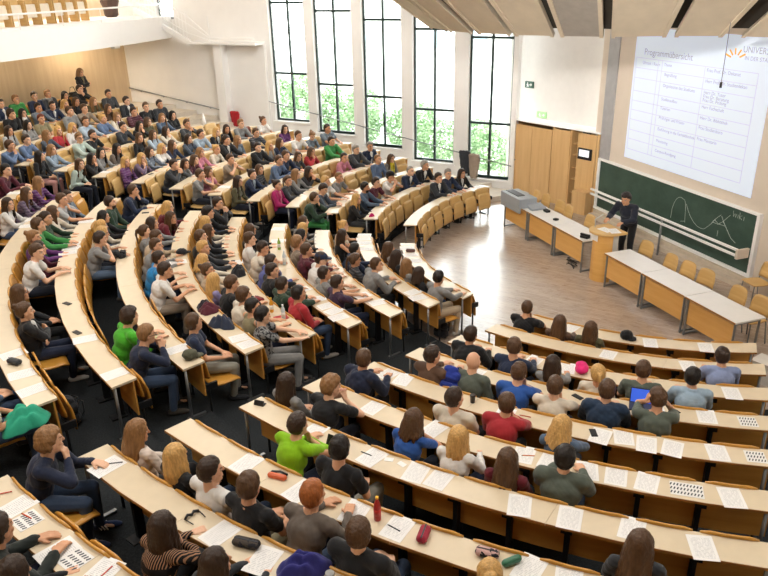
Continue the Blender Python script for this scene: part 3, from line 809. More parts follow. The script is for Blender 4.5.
# equipment on the far stage table
t = thing('projector_cabinet', 'grey equipment box with black slot at the window end of the stage tables', 'equipment box', (-1.3, 3.3, .74))
mb = MB(); mb.box((-1.32, 3.3, .862), (.5, .95, .24)); mb.box((-1.535, 3.3, .8), (.06, .95, .36)); part('housing', mb, M['grey_box'], t, bevel=.02)
part('slot', MB().box((-1.36, 3.4, .985), (.2, .6, .02)), M['black'], t); part('ramp', MB().box((-1.15, 2.72, .78), (.4, .3, .07), Matrix.Rotation(R(12), 3, 'X')), M['grey_box'], t, bevel=.01)
tag(link('small_black_box', MB().box((0, 0, .025), (.1, .16, .05)).mesh('small_black_box'), M['black'], loc=(-1.05, 2.4, .74)), 'small black remote unit near the grey equipment box', 'remote')
tag(link('small_black_puck', MB().lathe([(.03, 0), (.07, .01), (.07, .03), (.03, .045)], 12).mesh('small_black_puck'), M['black'], loc=(-1.2, 1.75, .74)), 'round black microphone puck on the white stage table', 'microphone')
tag(link('desk_telephone', MB().box((0, 0, .03), (.12, .18, .05)).box((.0, .0, .075), (.05, .22, .035)).mesh('desk_telephone'), M['black'], loc=(-1.3, .42, .74), rz=.4), 'black telephone on the stage table beside the lectern', 'telephone')
mb = MB()
for j in range(4): mb.tube([(-1.3 + .08 * j + .05 * math.sin(i * 1.3 + j), .35 + .1 * j + .18 * math.cos(i * .9 + j * 2), .012) for i in range(9)] , .008, 5)
tag(link('cable', mb.mesh('cable'), M['black'], loc=(-.1, .35, 0)), 'black cables lying coiled under the stage tables', 'cable')
tag(link('waste_box', MB().box((0, 0, .17), (.3, .4, .34)).box((0, 0, .35), (.34, .44, .02)).mesh('waste_box'), plain('white_carton', 'd8d3cb', .7), loc=(-1.35, -4.75, 0), rz=.3), 'white carton standing past the end of the stage tables', 'box')
# ================================================================== DESK ROWS
PH1, PH2 = R(205.7), R(155.5)
def eB0(r): return PH2 + math.asin(.65 / r)
def eB1(r): return PH1 - math.asin(.83 / r)
def eA0(r): return PH1 + math.asin(.40 / r)
def eA1(r): return line_angle(r, -3.25, .95, -1) + float(np.interp((r - R1) / DR + 1, (1, 2, 3, 4, 7), (-.10, .05, .10, .12, .12))) / r
def eC1(r): return PH2 - math.asin(.60 / r)
BLOCK = {'A': (eA0, eA1, 'near block'), 'B': (eB0, eB1, 'middle block'), 'C': (eC0, eC1, 'window block')}
ROWS = {'A': range(1, 12), 'B': range(1, 13), 'C': range(1, 15)}
def block_of(k, a):
    a = R(a); r = rk(k) + .5
    if a > (eB1(r) + eA0(r)) / 2: return 'A'
    return 'C' if a < (eC1(r) + eB0(r)) / 2 else 'B'
PEOPLE = []
for ln in PEOPLE_TXT.strip().split('\n'):
    f = ln.split(); PEOPLE.append(dict(k=int(f[0]), a=float(f[1]), lean=int(f[2]), sex=f[3], hair=f[4], hc=f[5], top=f[6], tc=f[7], pose=f[8], ex=dict(q.split('=') for q in f[9:])))
for p in PEOPLE: p['b'] = block_of(p['k'], p['a'])

def plate(w, fn, nz=6, nx=6, th=.022):       # curved plywood: fn(u, v) -> (x, y, z) centre surface, offset along y/z by th
    vs = []; fs = []
    for sgn in (0, 1):
        for j in range(nz + 1):
            for i in range(nx + 1):
                u, v = i / nx * 2 - 1, j / nz; x, y, z, ny, nzv = fn(u, v); vs.append((x, y + sgn * th * ny, z + sgn * th * nzv))
    m = (nx + 1) * (nz + 1)
    for j in range(nz):
        for i in range(nx):
            a = j * (nx + 1) + i; fs += [(a, a + 1, a + nx + 2, a + nx + 1), (m + a, m + a + nx + 1, m + a + nx + 2, m + a + 1)]
    for j in range(nz):
        for i in (0, nx): a = j * (nx + 1) + i; fs.append((a, a + nx + 1, m + a + nx + 1, m + a))
    for i in range(nx):
        for j in (0, nz): a = j * (nx + 1) + i; fs.append((a, m + a, m + a + 1, a + 1))
    return MB().add(vs, fs)
def rim(u, v): return max(0, abs(u) - .75) / .25
# local frame of a seat: x along the row, +y outwards (towards the desk behind), z up from the sitter's floor
def f_back(u, v): return (u * .232, -.06 + .062 * v ** 1.5 - .018 * u * u, .555 + .375 * v - .022 * rim(u, v) ** 3 * (v > .8) + .03 * rim(u, v) ** 2 * (v < .2), 1, 0)
def f_fold(u, v): return (u * .215, -.16 + .05 * v - .02 * math.sin(v * 3.1), .38 + .42 * v - .03 * rim(u, v) ** 2 * (v > .8), 1, 0)
def f_open(u, v): return (u * .215, -.10 - .41 * v, .455 - .025 * math.sin(v * 3) - .03 * (max(0, v - .75) / .25) ** 2 - .0 * u, 0, -1)
me_back = plate(0, f_back).mesh('backrest', True); me_fold = plate(0, f_fold).mesh('seat', True); me_open = plate(0, f_open).mesh('seat', True)
sup = MB().box((0, .17, .36), (.045, .09, .72)).box((0, .20, .66), (.1, .17, .1)).box((0, .2, .01), (.14, .2, .02)); me_sup = sup.mesh('support')
hng = MB().box((0, -.06, .5), (.03, .16, .09)).tube([(0, -.02, .0), (0, -.02, .5)], .016, 6); me_hng = hng.mesh('hinge')
for me, m in ((me_back, 'ply'), (me_fold, 'ply'), (me_open, 'ply'), (me_sup, 'black_metal'), (me_hng, 'black_metal')): me.materials.append(M[m])
me_backL, me_foldL, me_openL = (q.copy() for q in (me_back, me_fold, me_open))
for q in (me_backL, me_foldL, me_openL): q.materials.clear(); q.materials.append(M['ply_light'])
occ = {}
for p in PEOPLE: occ.setdefault((p['b'], p['k'] + 1), []).append(R(p['a']))
for b, ks in ROWS.items():
    e0, e1, bn = BLOCK[b]
    for k in list(ks) + [ks[-1] + 1]:
        last = k > ks[-1]; r = rk(k); z = dzt(k); zs = fz(k - 1) if k > 1 else 0; ri, ro = r - W / 2, r + W / 2
        am = (e0(r) + e1(r)) / 2
        if last: lab = 'back row of tip-up seats without desks in the ' + bn; nm = 'seat_row'
        else: lab = '%s curved desk row from the stage in the %s, with tip-up seats' % (words[k - 1], bn); nm = 'desk_row'
        root = thing(nm, lab, 'desk row' if not last else 'seat row', pol(r, am, fz(k)), group='curved desk rows of the ' + bn)
        L = (e1(r) - e0(r)) * r; nb = max(1, round(L / 1.55))
        if not last:
            mb = MB(); eb = MB()
            for i in range(nb):
                g = .002
                f0 = lambda q, i=i: e0(q) + (e1(q) - e0(q)) * i / nb + (g / q if i else 0)
                f1 = lambda q, i=i: e0(q) + (e1(q) - e0(q)) * (i + 1) / nb - (g / q if i < nb - 1 else 0)
                mb.arc(ri, ro - .003, z - .028, z, f0, f1); eb.arc(ro - .003, ro, z - .028, z - .001, f0, f1)
            part('desktop', mb, M['desk'], root); part('edge_strip', eb, M['desk_edge'], root)
        mb = MB(); mb.arc(ri + .03, ri + .05, z - (.50 if k > 1 else .46), z - .03, lambda q: e0(q) + .01 / q, lambda q: e1(q) - .01 / q); part('front_panel', mb, M['front_wood'], root)
        rb = ri - .005; a0, a1 = max(e0(rb), e0(ro)) + .03 / rb, min(e1(rb), e1(ro)) - .03 / rb
        n = int((a1 - a0) * rb / .515); pitch = (a1 - a0) / n
        used = set()
        for a in occ.get((b, k), []):
            i = int((a - a0) / pitch); used.add(min(n - 1, max(0, i)))
        light = b == 'C' and k <= 14
        zoff = zs - (DZ if k == 1 else 0)
        for i in range(n):
            a = a0 + (i + .5) * pitch; loc = pol(rb, a, zoff) - root.location; rz = a - math.pi / 2
            link('backrest', me_backL if light else me_back, None, root, loc, rz)
            op = i in used; link('seat', (me_openL if op else me_foldL) if light else (me_open if op else me_fold), None, root, loc, rz)
        for i in range(n + 1):
            a = a0 + i * pitch; rz = a - math.pi / 2
            if not last and 0 < i < n: link('support', me_sup, None, root, pol(ri - .1 + .02, a, fz(k)) - root.location, rz)
            link('hinge', me_hng, None, root, pol(rb, a, zs) - root.location, rz)
        if not last:
            for e, s in ((e0, 1), (e1, -1)):
                a = e(ro) + s * .05 / r; part('leg', MB().tube([pol(ro - .05, a, fz(k)), pol(ro - .05, a, z - .03)], .018, 8), M['steel'], root, True)
                part('foot', MB().bar(pol(ro - .25, a, fz(k) + .015), pol(ro, a, fz(k) + .015), .04, .03), M['steel'], root)
# ================================================================== PEOPLE
def V(*a): return np.array(a, float)
def unit(v): v = np.asarray(v, float); return v / (np.linalg.norm(v) + 1e-12)
def cap_arr(p0, p1, r0, r1, n=10, h=3):
    p0, p1 = np.asarray(p0, float), np.asarray(p1, float); d = unit(p1 - p0)
    a = V(0, 0, 1) if abs(d[2]) < .9 else V(1, 0, 0); u = unit(np.cross(d, a)); w = np.cross(d, u)
    rings = [(p0 - d * r0 * math.cos(t), r0 * math.sin(t)) for t in (math.pi / 2 * i / h for i in range(1, h + 1))]
    rings += [(p1 + d * r1 * math.sin(t), r1 * math.cos(t)) for t in (math.pi / 2 * i / h for i in range(h))]
    ang = np.arange(n) * 2 * math.pi / n; circ = np.cos(ang)[:, None] * u + np.sin(ang)[:, None] * w
    vs = [p0 - d * r0] + [c + q * r for c, r in rings for q in circ] + [p1 + d * r1]
    fs = []; m = len(rings)
    for j in range(n): fs.append((0, 1 + (j + 1) % n, 1 + j))
    for i in range(m - 1):
        for j in range(n): a = 1 + i * n + j; b = 1 + i * n + (j + 1) % n; fs.append((a, b, b + n, a + n))
    o = 1 + (m - 1) * n; L = len(vs) - 1
    for j in range(n): fs.append((o + j, o + (j + 1) % n, L))
    return vs, fs
def ell_arr(c, r, rot=None, nu=14, nv=10):
    b = MB().ball((0, 0, 0), tuple(r), nu, nv); v = np.array(b.v)
    if rot is not None: v = v @ np.array(rot).T
    return list(v + np.asarray(c, float)), b.f
def prim_mesh(prims, vox, smooth=3, name='mesh'):
    mb = MB()
    for q in prims:
        vs, fs = cap_arr(*q[1:]) if q[0] == 'c' else ell_arr(*q[1:])
        mb.add(vs, fs)
    me = bpy.data.meshes.new('tmp'); me.from_pydata(mb.v, [], mb.f)
    o = bpy.data.objects.new('tmp', me); TMP.collection.objects.link(o)
    m = o.modifiers.new('r', 'REMESH'); m.mode = 'VOXEL'; m.voxel_size = vox; m.adaptivity = 0
    if smooth: s = o.modifiers.new('s', 'SMOOTH'); s.factor = .5; s.iterations = smooth
    with bpy.context.temp_override(scene=TMP, view_layer=TMP.view_layers[0]): dg = bpy.context.evaluated_depsgraph_get()
    r = bpy.data.meshes.new_from_object(o.evaluated_get(dg)); r.name = name
    bpy.data.objects.remove(o); bpy.data.meshes.remove(me)
    r.polygons.foreach_set('use_smooth', [True] * len(r.polygons)); return r
TMP = bpy.data.scenes.new('tmp_build')
def coords(me): a = np.empty(len(me.vertices) * 3, np.float32); me.vertices.foreach_get('co', a); return a.reshape(-1, 3)
def wrinkle(me, amp, sc, seed=0):
    a = coords(me); nn = np.empty(len(me.vertices) * 3, np.float32); me.vertices.foreach_get('normal', nn); nn = nn.reshape(-1, 3)
    f = np.zeros(len(a)); r = np.random.default_rng(seed)
    for i in range(7):
        k = r.normal(size=3) * sc * (1 + i * .35); f += np.sin(a @ k + r.uniform(0, 6.28)) / (1 + i * .35)
    a = a + nn * (amp * f / 3)[:, None]; me.vertices.foreach_set('co', a.astype(np.float32).ravel()); me.update()

def rz_m(a): c, s = math.cos(a), math.sin(a); return np.array([[c, -s, 0], [s, c, 0], [0, 0, 1]])
def rx_m(a): c, s = math.cos(a), math.sin(a); return np.array([[1, 0, 0], [0, c, -s], [0, s, c]])
def ik(S, Wt, L1, L2, hint):
    S, Wt = np.asarray(S), np.asarray(Wt); d = Wt - S; D = np.linalg.norm(d)
    if D > L1 + L2 - .01: Wt = S + d / D * (L1 + L2 - .01); d = Wt - S; D = np.linalg.norm(d)
    D = max(D, .08); x = unit(d); a = (L1 * L1 - L2 * L2 + D * D) / (2 * D); h = math.sqrt(max(1e-6, L1 * L1 - a * a))
    q = np.asarray(hint) - S; q = unit(q - x * (q @ x)); return S + x * a + q * h, Wt

class Pose: pass
def make_pose(sex, pose, lean, yaw, pitch, stand=0):
    p = Pose(); f = sex == 'f'; l = R(lean)
    def u(a): return V(0, math.sin(a), math.cos(a))
    p.P = V(0, -.08, .53) if not stand else V(0, -.02, stand)
    p.u1, p.u2, p.u3 = u(l), u(l + R(6)), u(l * .6)
    p.n = p.P + .30 * p.u1 + .17 * p.u2
    p.H = p.n + .165 * p.u3 + V(0, .03, 0)
    p.HR = rz_m(R(yaw)) @ rx_m(R(pitch))
    sw = .165 if f else .192
    p.S = {s: p.n - .018 * p.u2 + V(s * sw, 0, 0) for s in (-1, 1)}
    p.E, p.Wr, p.hf, p.hn, p.curl = {}, {}, {}, {}, {}
    hd = lambda x, y, z: p.H + rz_m(R(yaw) * .7) @ V(x, y, z)
    for s in (-1, 1):
        m = pose
        if pose == 'c': m = 'chin' if s == 1 else 'd'
        if pose == 'C': m = 'chin' if s == -1 else 'd'
        curl = 25
        if m == 'u': w, h, ff, nn = V(s * .09, p.P[1] + .30, .655), V(s * .5, -.2, .6), V(-s * .55, .8, -.12), V(0, -.1, -1)
        elif m in 'dw' :
            w, h, ff, nn = V(s * .13, .43, .79), V(s * .38, -.03, .62), V(-s * .45, .9, 0), V(0, 0, -1)
            if m == 'w' and s == 1: w, ff, curl = V(.07, .47, .79), V(-.3, .95, 0), 55
            if f: w = w + V(-s * .02, -.02, 0)
        elif m == 'chin': w, h, ff, nn, curl = hd(s * .035, .105, -.205), V(s * .34, .55, .62), V(-s * .12, -.12, 1), V(-s * .2, -1, 0), 70
        elif m == 'k': w, h, ff, nn, curl = hd(s * .055, .15, -.20), V(s * .5, .55, .6), V(-s * .35, -.1, 1), V(-s, -.2, 0), 45
        elif m == 'x': q = p.P + .24 * p.u1; w, h, ff, nn = q + V(-s * .09, .215 + .03 * (s > 0), .03 * s), V(s * .6, .05, q[2] - .15), V(-s, -.12, .05), V(0, -1, 0)
        elif m == 'h': w, h, ff, nn, curl = hd(s * .105, .05, -.06), V(s * .36, .6, .6), V(-s * .12, -.35, .93), V(-s, 0, 0), 25
        elif m == 'lect':
            w, h, ff, nn = (V(.26, .46, 1.14), V(.5, -.1, 1.0), V(-.1, .95, -.2), V(0, 0, -1)) if s == 1 else (V(-.12, .55, 1.14), V(-.6, .1, 1.0), V(.1, .95, -.1), V(0, 0, -1))
        p.E[s], p.Wr[s] = ik(p.S[s], w, .285, .25, h)
        p.hf[s], p.hn[s], p.curl[s] = unit(ff), unit(nn), curl
    p.hip, p.knee, p.ank = {}, {}, {}
    for s in (-1, 1):
        if stand: p.hip[s], p.knee[s], p.ank[s] = V(s * .09, p.P[1] + .0, p.P[2] - .02), V(s * .1, .03, .49), V(s * .105, -.03, .085)
        else: p.hip[s], p.knee[s], p.ank[s] = V(s * .088, -.05, .525), V(s * .125, .37, .515), V(s * .12, .37 - .05 * (s > 0), .09)
    return p
def head_prims(p):
    H = lambda *q: V(*q); o = []
    o.append(('e', H(0, -.006, .022), (.077, .096, .108))); o.append(('e', H(0, .028, -.05), (.058, .064, .07)))
    o.append(('c', H(0, .088, .015), H(0, .108, -.020), .010, .0145)); o.append(('e', H(0, .07, -.092), (.026, .024, .022)))
    o.append(('c', H(-.02, .085, -.056), H(.02, .085, -.056), .0115, .0115)); o.append(('c', H(-.036, .078, .036), H(.036, .078, .036), .015, .015))
    for s in (-1, 1):
        o.append(('e', H(s * .077, -.008, -.004), (.010, .022, .032))); o.append(('e', H(s * .038, .062, -.022), (.026, .022, .022))); o.append(('e', H(s * .031, .076, .010), (.0155, .013, .012)))
    f = 1.06; g = lambda c: p.H + p.HR @ (c * f)
    return [('e', g(q[1]), tuple(r * f for r in q[2]), p.HR) if q[0] == 'e' else ('c', g(q[1]), g(q[2]), q[3] * f, q[4] * f) for q in o]
def hand_prims(p, s):
    W, f, n = p.Wr[s], p.hf[s], p.hn[s]; n = unit(n - f * (n @ f)); sd = np.cross(f, n) ; o = []
    ts = 1 if (sd @ V(-s, 0, 0)) > 0 else -1                      # thumb towards the body's midline
    c = R(p.curl[s]); off = (-.034, -.0115, .0115, .033); ln = ((.036, .030), (.043, .036), (.046, .038), (.040, .034))
    for i in range(4):
        b = W + sd * ts * off[i] * .75 + f * .01; k = W + sd * ts * off[i] + f * .088; o.append(('c', b, k, .015, .0125))
        d1 = f * math.cos(c * .6) + n * math.sin(c * .6); d2 = f * math.cos(c * 1.4) + n * math.sin(c * 1.4)
        m = k + d1 * ln[i][0]; o.append(('c', k, m, .0095, .0088)); o.append(('c', m, m + d2 * ln[i][1], .0095, .0085))
    b = W + sd * ts * .026 + f * .022; m = b + unit(f * .7 + sd * ts * .75 + n * .25) * .045; o.append(('c', b, m, .0135, .0115)); o.append(('c', m, m + unit(f + sd * ts * .2 + n * .3) * .032, .0112, .0095))
    return o
def body_prims(p, sex):
    f = sex == 'f'; o = head_prims(p); k = .9 if f else 1.0
    Hn = p.H + p.HR @ V(0, -.02, -.055); o.append(('c', p.n + V(0, -.005, -.02), Hn, .064 * k, .057 * k))
    o.append(('e', p.P + V(0, .0, .02), (.145, .10, .10))); o.append(('e', p.P + .2 * p.u1, (.125 * k, .09, .14))); o.append(('e', p.P + .33 * p.u1, (.15 * k, .10, .15)))
    o.append(('c', p.S[-1] * .75 + p.S[1] * .25, p.S[-1] * .25 + p.S[1] * .75, .06, .06))
    for s in (-1, 1):
        o.append(('c', p.S[s], p.E[s], .047 * k, .038 * k)); o.append(('c', p.E[s], p.Wr[s], .040 * k, .027 * k)); o += hand_prims(p, s)
        o.append(('c', p.S[s] * .85 + p.n * .15, p.n + V(0, 0, .01), .045 * k, .05 * k))
        o.append(('c', p.hip[s], p.knee[s], .075, .05)); o.append(('c', p.knee[s], p.ank[s], .05, .034)); o.append(('c', p.ank[s] + V(0, -.02, -.03), p.ank[s] + V(0, .12, -.05), .03, .025))
    return o
def shirt_prims(p, sex, kind):
    f = sex == 'f'; k = .9 if f else 1.0; b = {'short': .0, 'long': .003, 'jacket': .014, 'tank': -.002}[kind]; o = []
    o.append(('e', p.P + .03 * p.u1, (.175 + b, .128 + b, .11))); o.append(('e', p.P + .16 * p.u1, (.162 * k + b, .12 + b, .15))); o.append(('e', p.P + .32 * p.u1 + V(0, .0, 0), (.185 * k + b, .125 + b, .165)))
    if f: o += [('e', p.P + .30 * p.u1 + V(s * .065, .085, 0), (.06, .05, .055)) for s in (-1, 1)]
    o.append(('c', p.S[-1] * .8 + p.S[1] * .2, p.S[-1] * .2 + p.S[1] * .8, .066 + b * .6, .066 + b * .6))
    for s in (-1, 1):
        if kind != 'tank': o.append(('c', p.S[s] * .93 + p.n * .07, p.n + V(s * .035, -.005, -.002), .062 * k + b, .056 * k + b * .6))
        else: o.append(('c', p.S[s] * .7 + p.n * .3, p.n + V(s * .045, 0, -.03), .05, .045)); continue
        if kind == 'short': o.append(('c', p.S[s], p.S[s] * .38 + p.E[s] * .62, .068 * k, .062 * k))
        else:
            o.append(('c', p.S[s], p.E[s], .066 * k + b, .055 * k + b)); o.append(('c', p.E[s], p.Wr[s] * .93 + p.E[s] * .07, .056 * k + b, .040 * k + b * .6))
    return o
def ring(c, r, ry, rad, Rm=None, n=12, a0=0, a1=360):
    q = []; pts = []
    for i in range(n + 1):
        a = R(a0 + (a1 - a0) * i / n); v = V(r * math.cos(a), ry * math.sin(a), 0); pts.append(np.asarray(c) + (Rm @ v if Rm is not None else v))
    return [('c', x, y, rad, rad) for x, y in zip(pts, pts[1:])]
def trouser_prims(p):
    o = [('e', p.P + V(0, .0, .0), (.172, .128, .105))]
    for s in (-1, 1): o += [('c', p.hip[s], p.knee[s], .092, .068), ('c', p.knee[s], p.ank[s] + V(0, 0, .0), .067, .05)]
    return o
def shoe_prims(p, s):
    a = p.ank[s]; return [('c', V(a[0], a[1] - .035, .045), V(a[0] + s * .02, a[1] + .14, .038), .043, .036), ('c', V(a[0], a[1], .06), a + V(0, 0, .01), .045, .046), ('c', V(a[0] + s * .02, a[1] + .14, .034), V(a[0] + s * .024, a[1] + .18, .032), .034, .026)]

CACHE = {}
def get(key, fn):
    if key not in CACHE: CACHE[key] = fn()
    return CACHE[key]
def m_body(p, sex, vox):
    me = prim_mesh(body_prims(p, sex), vox, 2, 'body'); a = coords(me).astype(float); h = (a - p.H) @ p.HR / 1.06
    far = (np.linalg.norm(h, axis=1) > .2); h[far] = 9
    at = me.attributes.new('headco', 'FLOAT_VECTOR', 'POINT'); at.data.foreach_set('vector', h.astype(np.float32).ravel()); me.materials.append(M['skin']); return me
def m_shirt(p, sex, kind, vox, top):
    pr = shirt_prims(p, sex, kind)
    nk = p.n + V(0, .008, .012)
    if top in ('shirt', 'polo', 'suit', 'denim', 'plaid', 'jack'): pr += ring(nk + V(0, .0, .012), .062, .066, .017, rx_m(R(-14)))
    if top == 'hood': pr += ring(nk + V(0, -.015, .0), .085, .085, .034, rx_m(R(-10)), 12, 150, 390); pr += [('e', p.n + V(0, -.10, -.03), (.11, .06, .085))]
    me = prim_mesh(pr, max(vox, .012), 9, 'shirt'); wrinkle(me, .007 if kind != 'tank' else .003, 26, len(CACHE)); return me
SK_C, SK_R = V(0, -.006, .022), V(.077, .096, .108)
def fib(n):
    i = np.arange(n) + .5; ph = np.arccos(1 - 2 * i / n); th = math.pi * (1 + 5 ** .5) * i
    return np.stack([np.cos(th) * np.sin(ph), np.sin(th) * np.sin(ph), np.cos(ph)], 1)
def scalp(d, low=-.5):                      # > 0 inside the hair line, growing away from it
    x, y, z = d
    if y > .45: return z - .50
    if y > .1: return z - (.34 if y > .25 else .12)
    if y > -.28: return z + .02
    return z - low
def m_hair(style, var, vox):
    r = np.random.default_rng(sum(map(ord, style)) * 7 + var * 13 + 1); o = []
    def blob(d, rad, out=1.0): c = SK_C + SK_R * d * out; o.append(('e', c, (rad, rad, rad), None, 8, 6))
    rad, jit, out = {'s': (.021, .003, .93), 't': (.026, .007, .98), 'cr': (.013, .001, .95)}.get(style, (.022, .002, .95))
    for d in fib(300):
        m = scalp(d, -.72 if style in ('s', 't', 'cr') else -.8)
        if m > 0:
            top = max(0, d[2]); blob(d, rad * min(1, .62 + m * 1.6) + r.uniform(-jit, jit) + (.004 * top if style in ('s', 't') else 0), out + .01 * top)
    if style == 's':
        sd = 1 if var % 2 else -1
        for i in range(7): x = (i - 3) * .018; d0, d1 = unit(V(x * 7, .25, 1)), unit(V(x * 9 + sd * .12, .80, .60)); o.append(('c', SK_C + SK_R * d0 * .95, SK_C + SK_R * d1 * 1.0, .02, .012))
    def chain(pts, r0, r1):
        m = len(pts) - 1
        for i in range(m): o.append(('c', pts[i], pts[i + 1], r0 + (r1 - r0) * i / m, r0 + (r1 - r0) * (i + 1) / m, 7, 2))
    if style in ('l', 'w', 'm'):
        Lg = {'l': .36, 'w': .34, 'm': .20}[style]
        for i in range(30):
            az = R(-32 + 244 * i / 29 + 180) if True else 0                 # from one temple round the back to the other
            side = abs(math.cos(az)); d = V(math.cos(az), math.sin(az) if math.sin(az) < .3 else .3, .25); d = unit(d)
            hz = unit(V(d[0], d[1], 0)); w = .012 if style != 'w' else .028
            L = Lg * (1 - .12 * side) + r.uniform(-.03, .03); s0 = SK_C + SK_R * unit(hz + V(0, 0, .1)) * 1.0
            pts = [SK_C + SK_R * unit(hz * .35 + V(0, 0, 1)) * .94, SK_C + SK_R * unit(hz * .8 + V(0, 0, .8)) * .97, s0]
            for j in range(1, 5): q = j / 4; pts.append(s0 + V(hz[0] * (.008 + .03 * q) + r.uniform(-w, w) * .6, hz[1] * .012 - .03 * q * (1 if hz[1] < .15 else .2) + r.uniform(-w, w) * .5, -.03 - (L - .03) * q))
            chain(pts, .022 if style != 'w' else .028, .011)
        for i in range(9): x = (i - 4) * .017; d0, d1 = unit(V(x * 6, .2, 1)), unit(V(x * 13, .80, .62)); o.append(('c', SK_C + SK_R * d0 * .95, SK_C + SK_R * d1 * 1.0, .018, .011))
        for s in (-1, 1): chain([V(s * .03, .055, .095), V(s * .064, .06, .06), V(s * .083, .035, -.02), V(s * .088, .02, -.10)], .018, .012)
    if style == 'p': chain([V(0, -.095, .06), V(0, -.135, .05), V(.005, -.155, -.02), V(.01, -.15, -.1), V(.012, -.145, -.19)], .03, .014); o.append(('e', V(0, -.105, .058), (.03, .03, .03)))
    if style == 'b': o.append(('e', V(0, -.10, .095), (.046, .042, .042))); o.append(('e', V(.015, -.105, .12), (.03, .03, .028)))
    me = prim_mesh(o, vox, 3, 'hair'); wrinkle(me, .0035, 110, var); me.materials.append(M['hair']); return me
def m_beard(vox):
    o = []
    for d in fib(260):
        x, y, z = d
        if y > -.1 and z < .05 and not (abs(x) < .35 and z > -.35 and y > .5): o.append(('e', V(0, .026, -.052) + V(.060, .066, .072) * d, (.011,) * 3, None, 6, 5))
    me = prim_mesh(o, vox, 1, 'beard'); me.materials.append(M['hair']); return me
def m_cap():
    mb = MB().ball((0, -.004, .05), (.092, .112, .09), 18, 10)
    mb.v = [(x, y, max(z, .035)) for x, y, z in mb.v]
    mb.prism([(-.07, .07), (.07, .07), (.06, .15), (.03, .175), (-.03, .175), (-.06, .15)], .036, .046)
    return mb.mesh('cap', True)
def m_glasses():
    mb = MB()
    for s in (-1, 1):
        mb.tube([(s * .034 + .023 * math.cos(a), .102, .010 + .018 * math.sin(a)) for a in [i * math.pi / 6 for i in range(13)]], .0028, 5); mb.tube([(s * .057, .10, .014), (s * .079, .05, .012), (s * .082, -.01, .008)], .0026, 5)
    mb.tube([(-.011, .104, .014), (.011, .104, .014)], .0028, 5); return mb.mesh('glasses')
SKIN = [lin(c) for c in ('e3b493', 'dcaa88', 'e8bd9e', 'd29f7c', 'e0b08e')]
HAIRC = {k: lin(v) for k, v in dict(bk='1d1714', db='33241a', br='4f3825', lb='846240', bl='c19a5f', gi='9a5a2c', gr='8b8782', re='6a3525').items()}
CLR = dict(navy='24304a', green='3f8f4a', darkgrey='44474b', black='1c1d20', charcoal='34373c', greyblue='75828f', beige='c8b59a', olive='565239', brown='5e4636', khaki='8a8163', grey='8c8c8b',
           lightgrey='b5b8ba', taupe='948676', blue='64799a', cream='e2d8c6', lightblue='a9b9c8', white='e9e7e3', red='b23038', slate='4c5664', denimlight='93a5b6', mint='b4c4bb', greybrown='6f655c', purple='6b3a75',
           maroon='5a2231', denim='56687f', purplegrey='6b5a72', darkgreen='29402f', pink='d5899c', wine='6a1f2c', azure='2b86c5', bluepurple='5a63a0', plum='3f2a44', lilac='9189b8', limegreen='4db32c', darknavy='1f2840',
           lace='e6d8cc', blackgreen='252b28', lime='8fc812', greygreen='5a6258', greybrownd='5a534a', royal='2c5aa8', navyblue='22364f', paleblue='9fb6c9', lilacblue='8f9ec4', magenta='b02468', yellow='d6c53a', rose='c9958f', jeans='3a4c68', stone='8f8d82', blackblue='1d2230')
CW = dict(darkgrey='dark grey', greyblue='grey blue', lightgrey='light grey', lightblue='light blue', denimlight='pale denim', greybrown='grey brown', purplegrey='purple grey', darkgreen='dark green', bluepurple='violet blue', limegreen='bright green', darknavy='dark navy',
          lace='cream lace', blackgreen='greenish black', lime='neon green', greygreen='grey green', royal='royal blue', navyblue='navy blue', paleblue='pale blue', lilacblue='lilac blue')
TW = dict(tee='t-shirt', polo='polo shirt', long='sweater', shirt='shirt', hood='hoodie', jack='jacket', suit='suit jacket', cardi='open cardigan', tank='sleeveless top', dress='dress', plaid='plaid shirt', stripe='striped top', print='patterned t-shirt')
PW = dict(u='hands in lap', d='forearms on desk', c='chin on hand', C='chin on hand', k='hands at mouth', x='arms crossed', w='bent over writing', h='hands on head')
NUM = ['zero', 'one', 'two', 'three', 'four', 'five', 'six', 'seven', 'eight', 'nine', 'ten', 'eleven', 'twelve', 'thirteen', 'fourteen', 'fifteen']
TROU = ['jeans', 'blackblue', 'black', 'darknavy', 'charcoal', 'jeans']
def child(o, name, me, mat, color, mtx=None):
    c = bpy.data.objects.new(name, me); COL.objects.link(c); c.parent = o
    if mat is not None and not me.materials: me.materials.append(mat)
    if color is not None: c.color = (*color, 1)
    if mat is not None and me.materials[0] != mat: c.material_slots[0].link = 'OBJECT'; c.material_slots[0].material = mat
    if mtx is not None: c.matrix_local = mtx
    return c
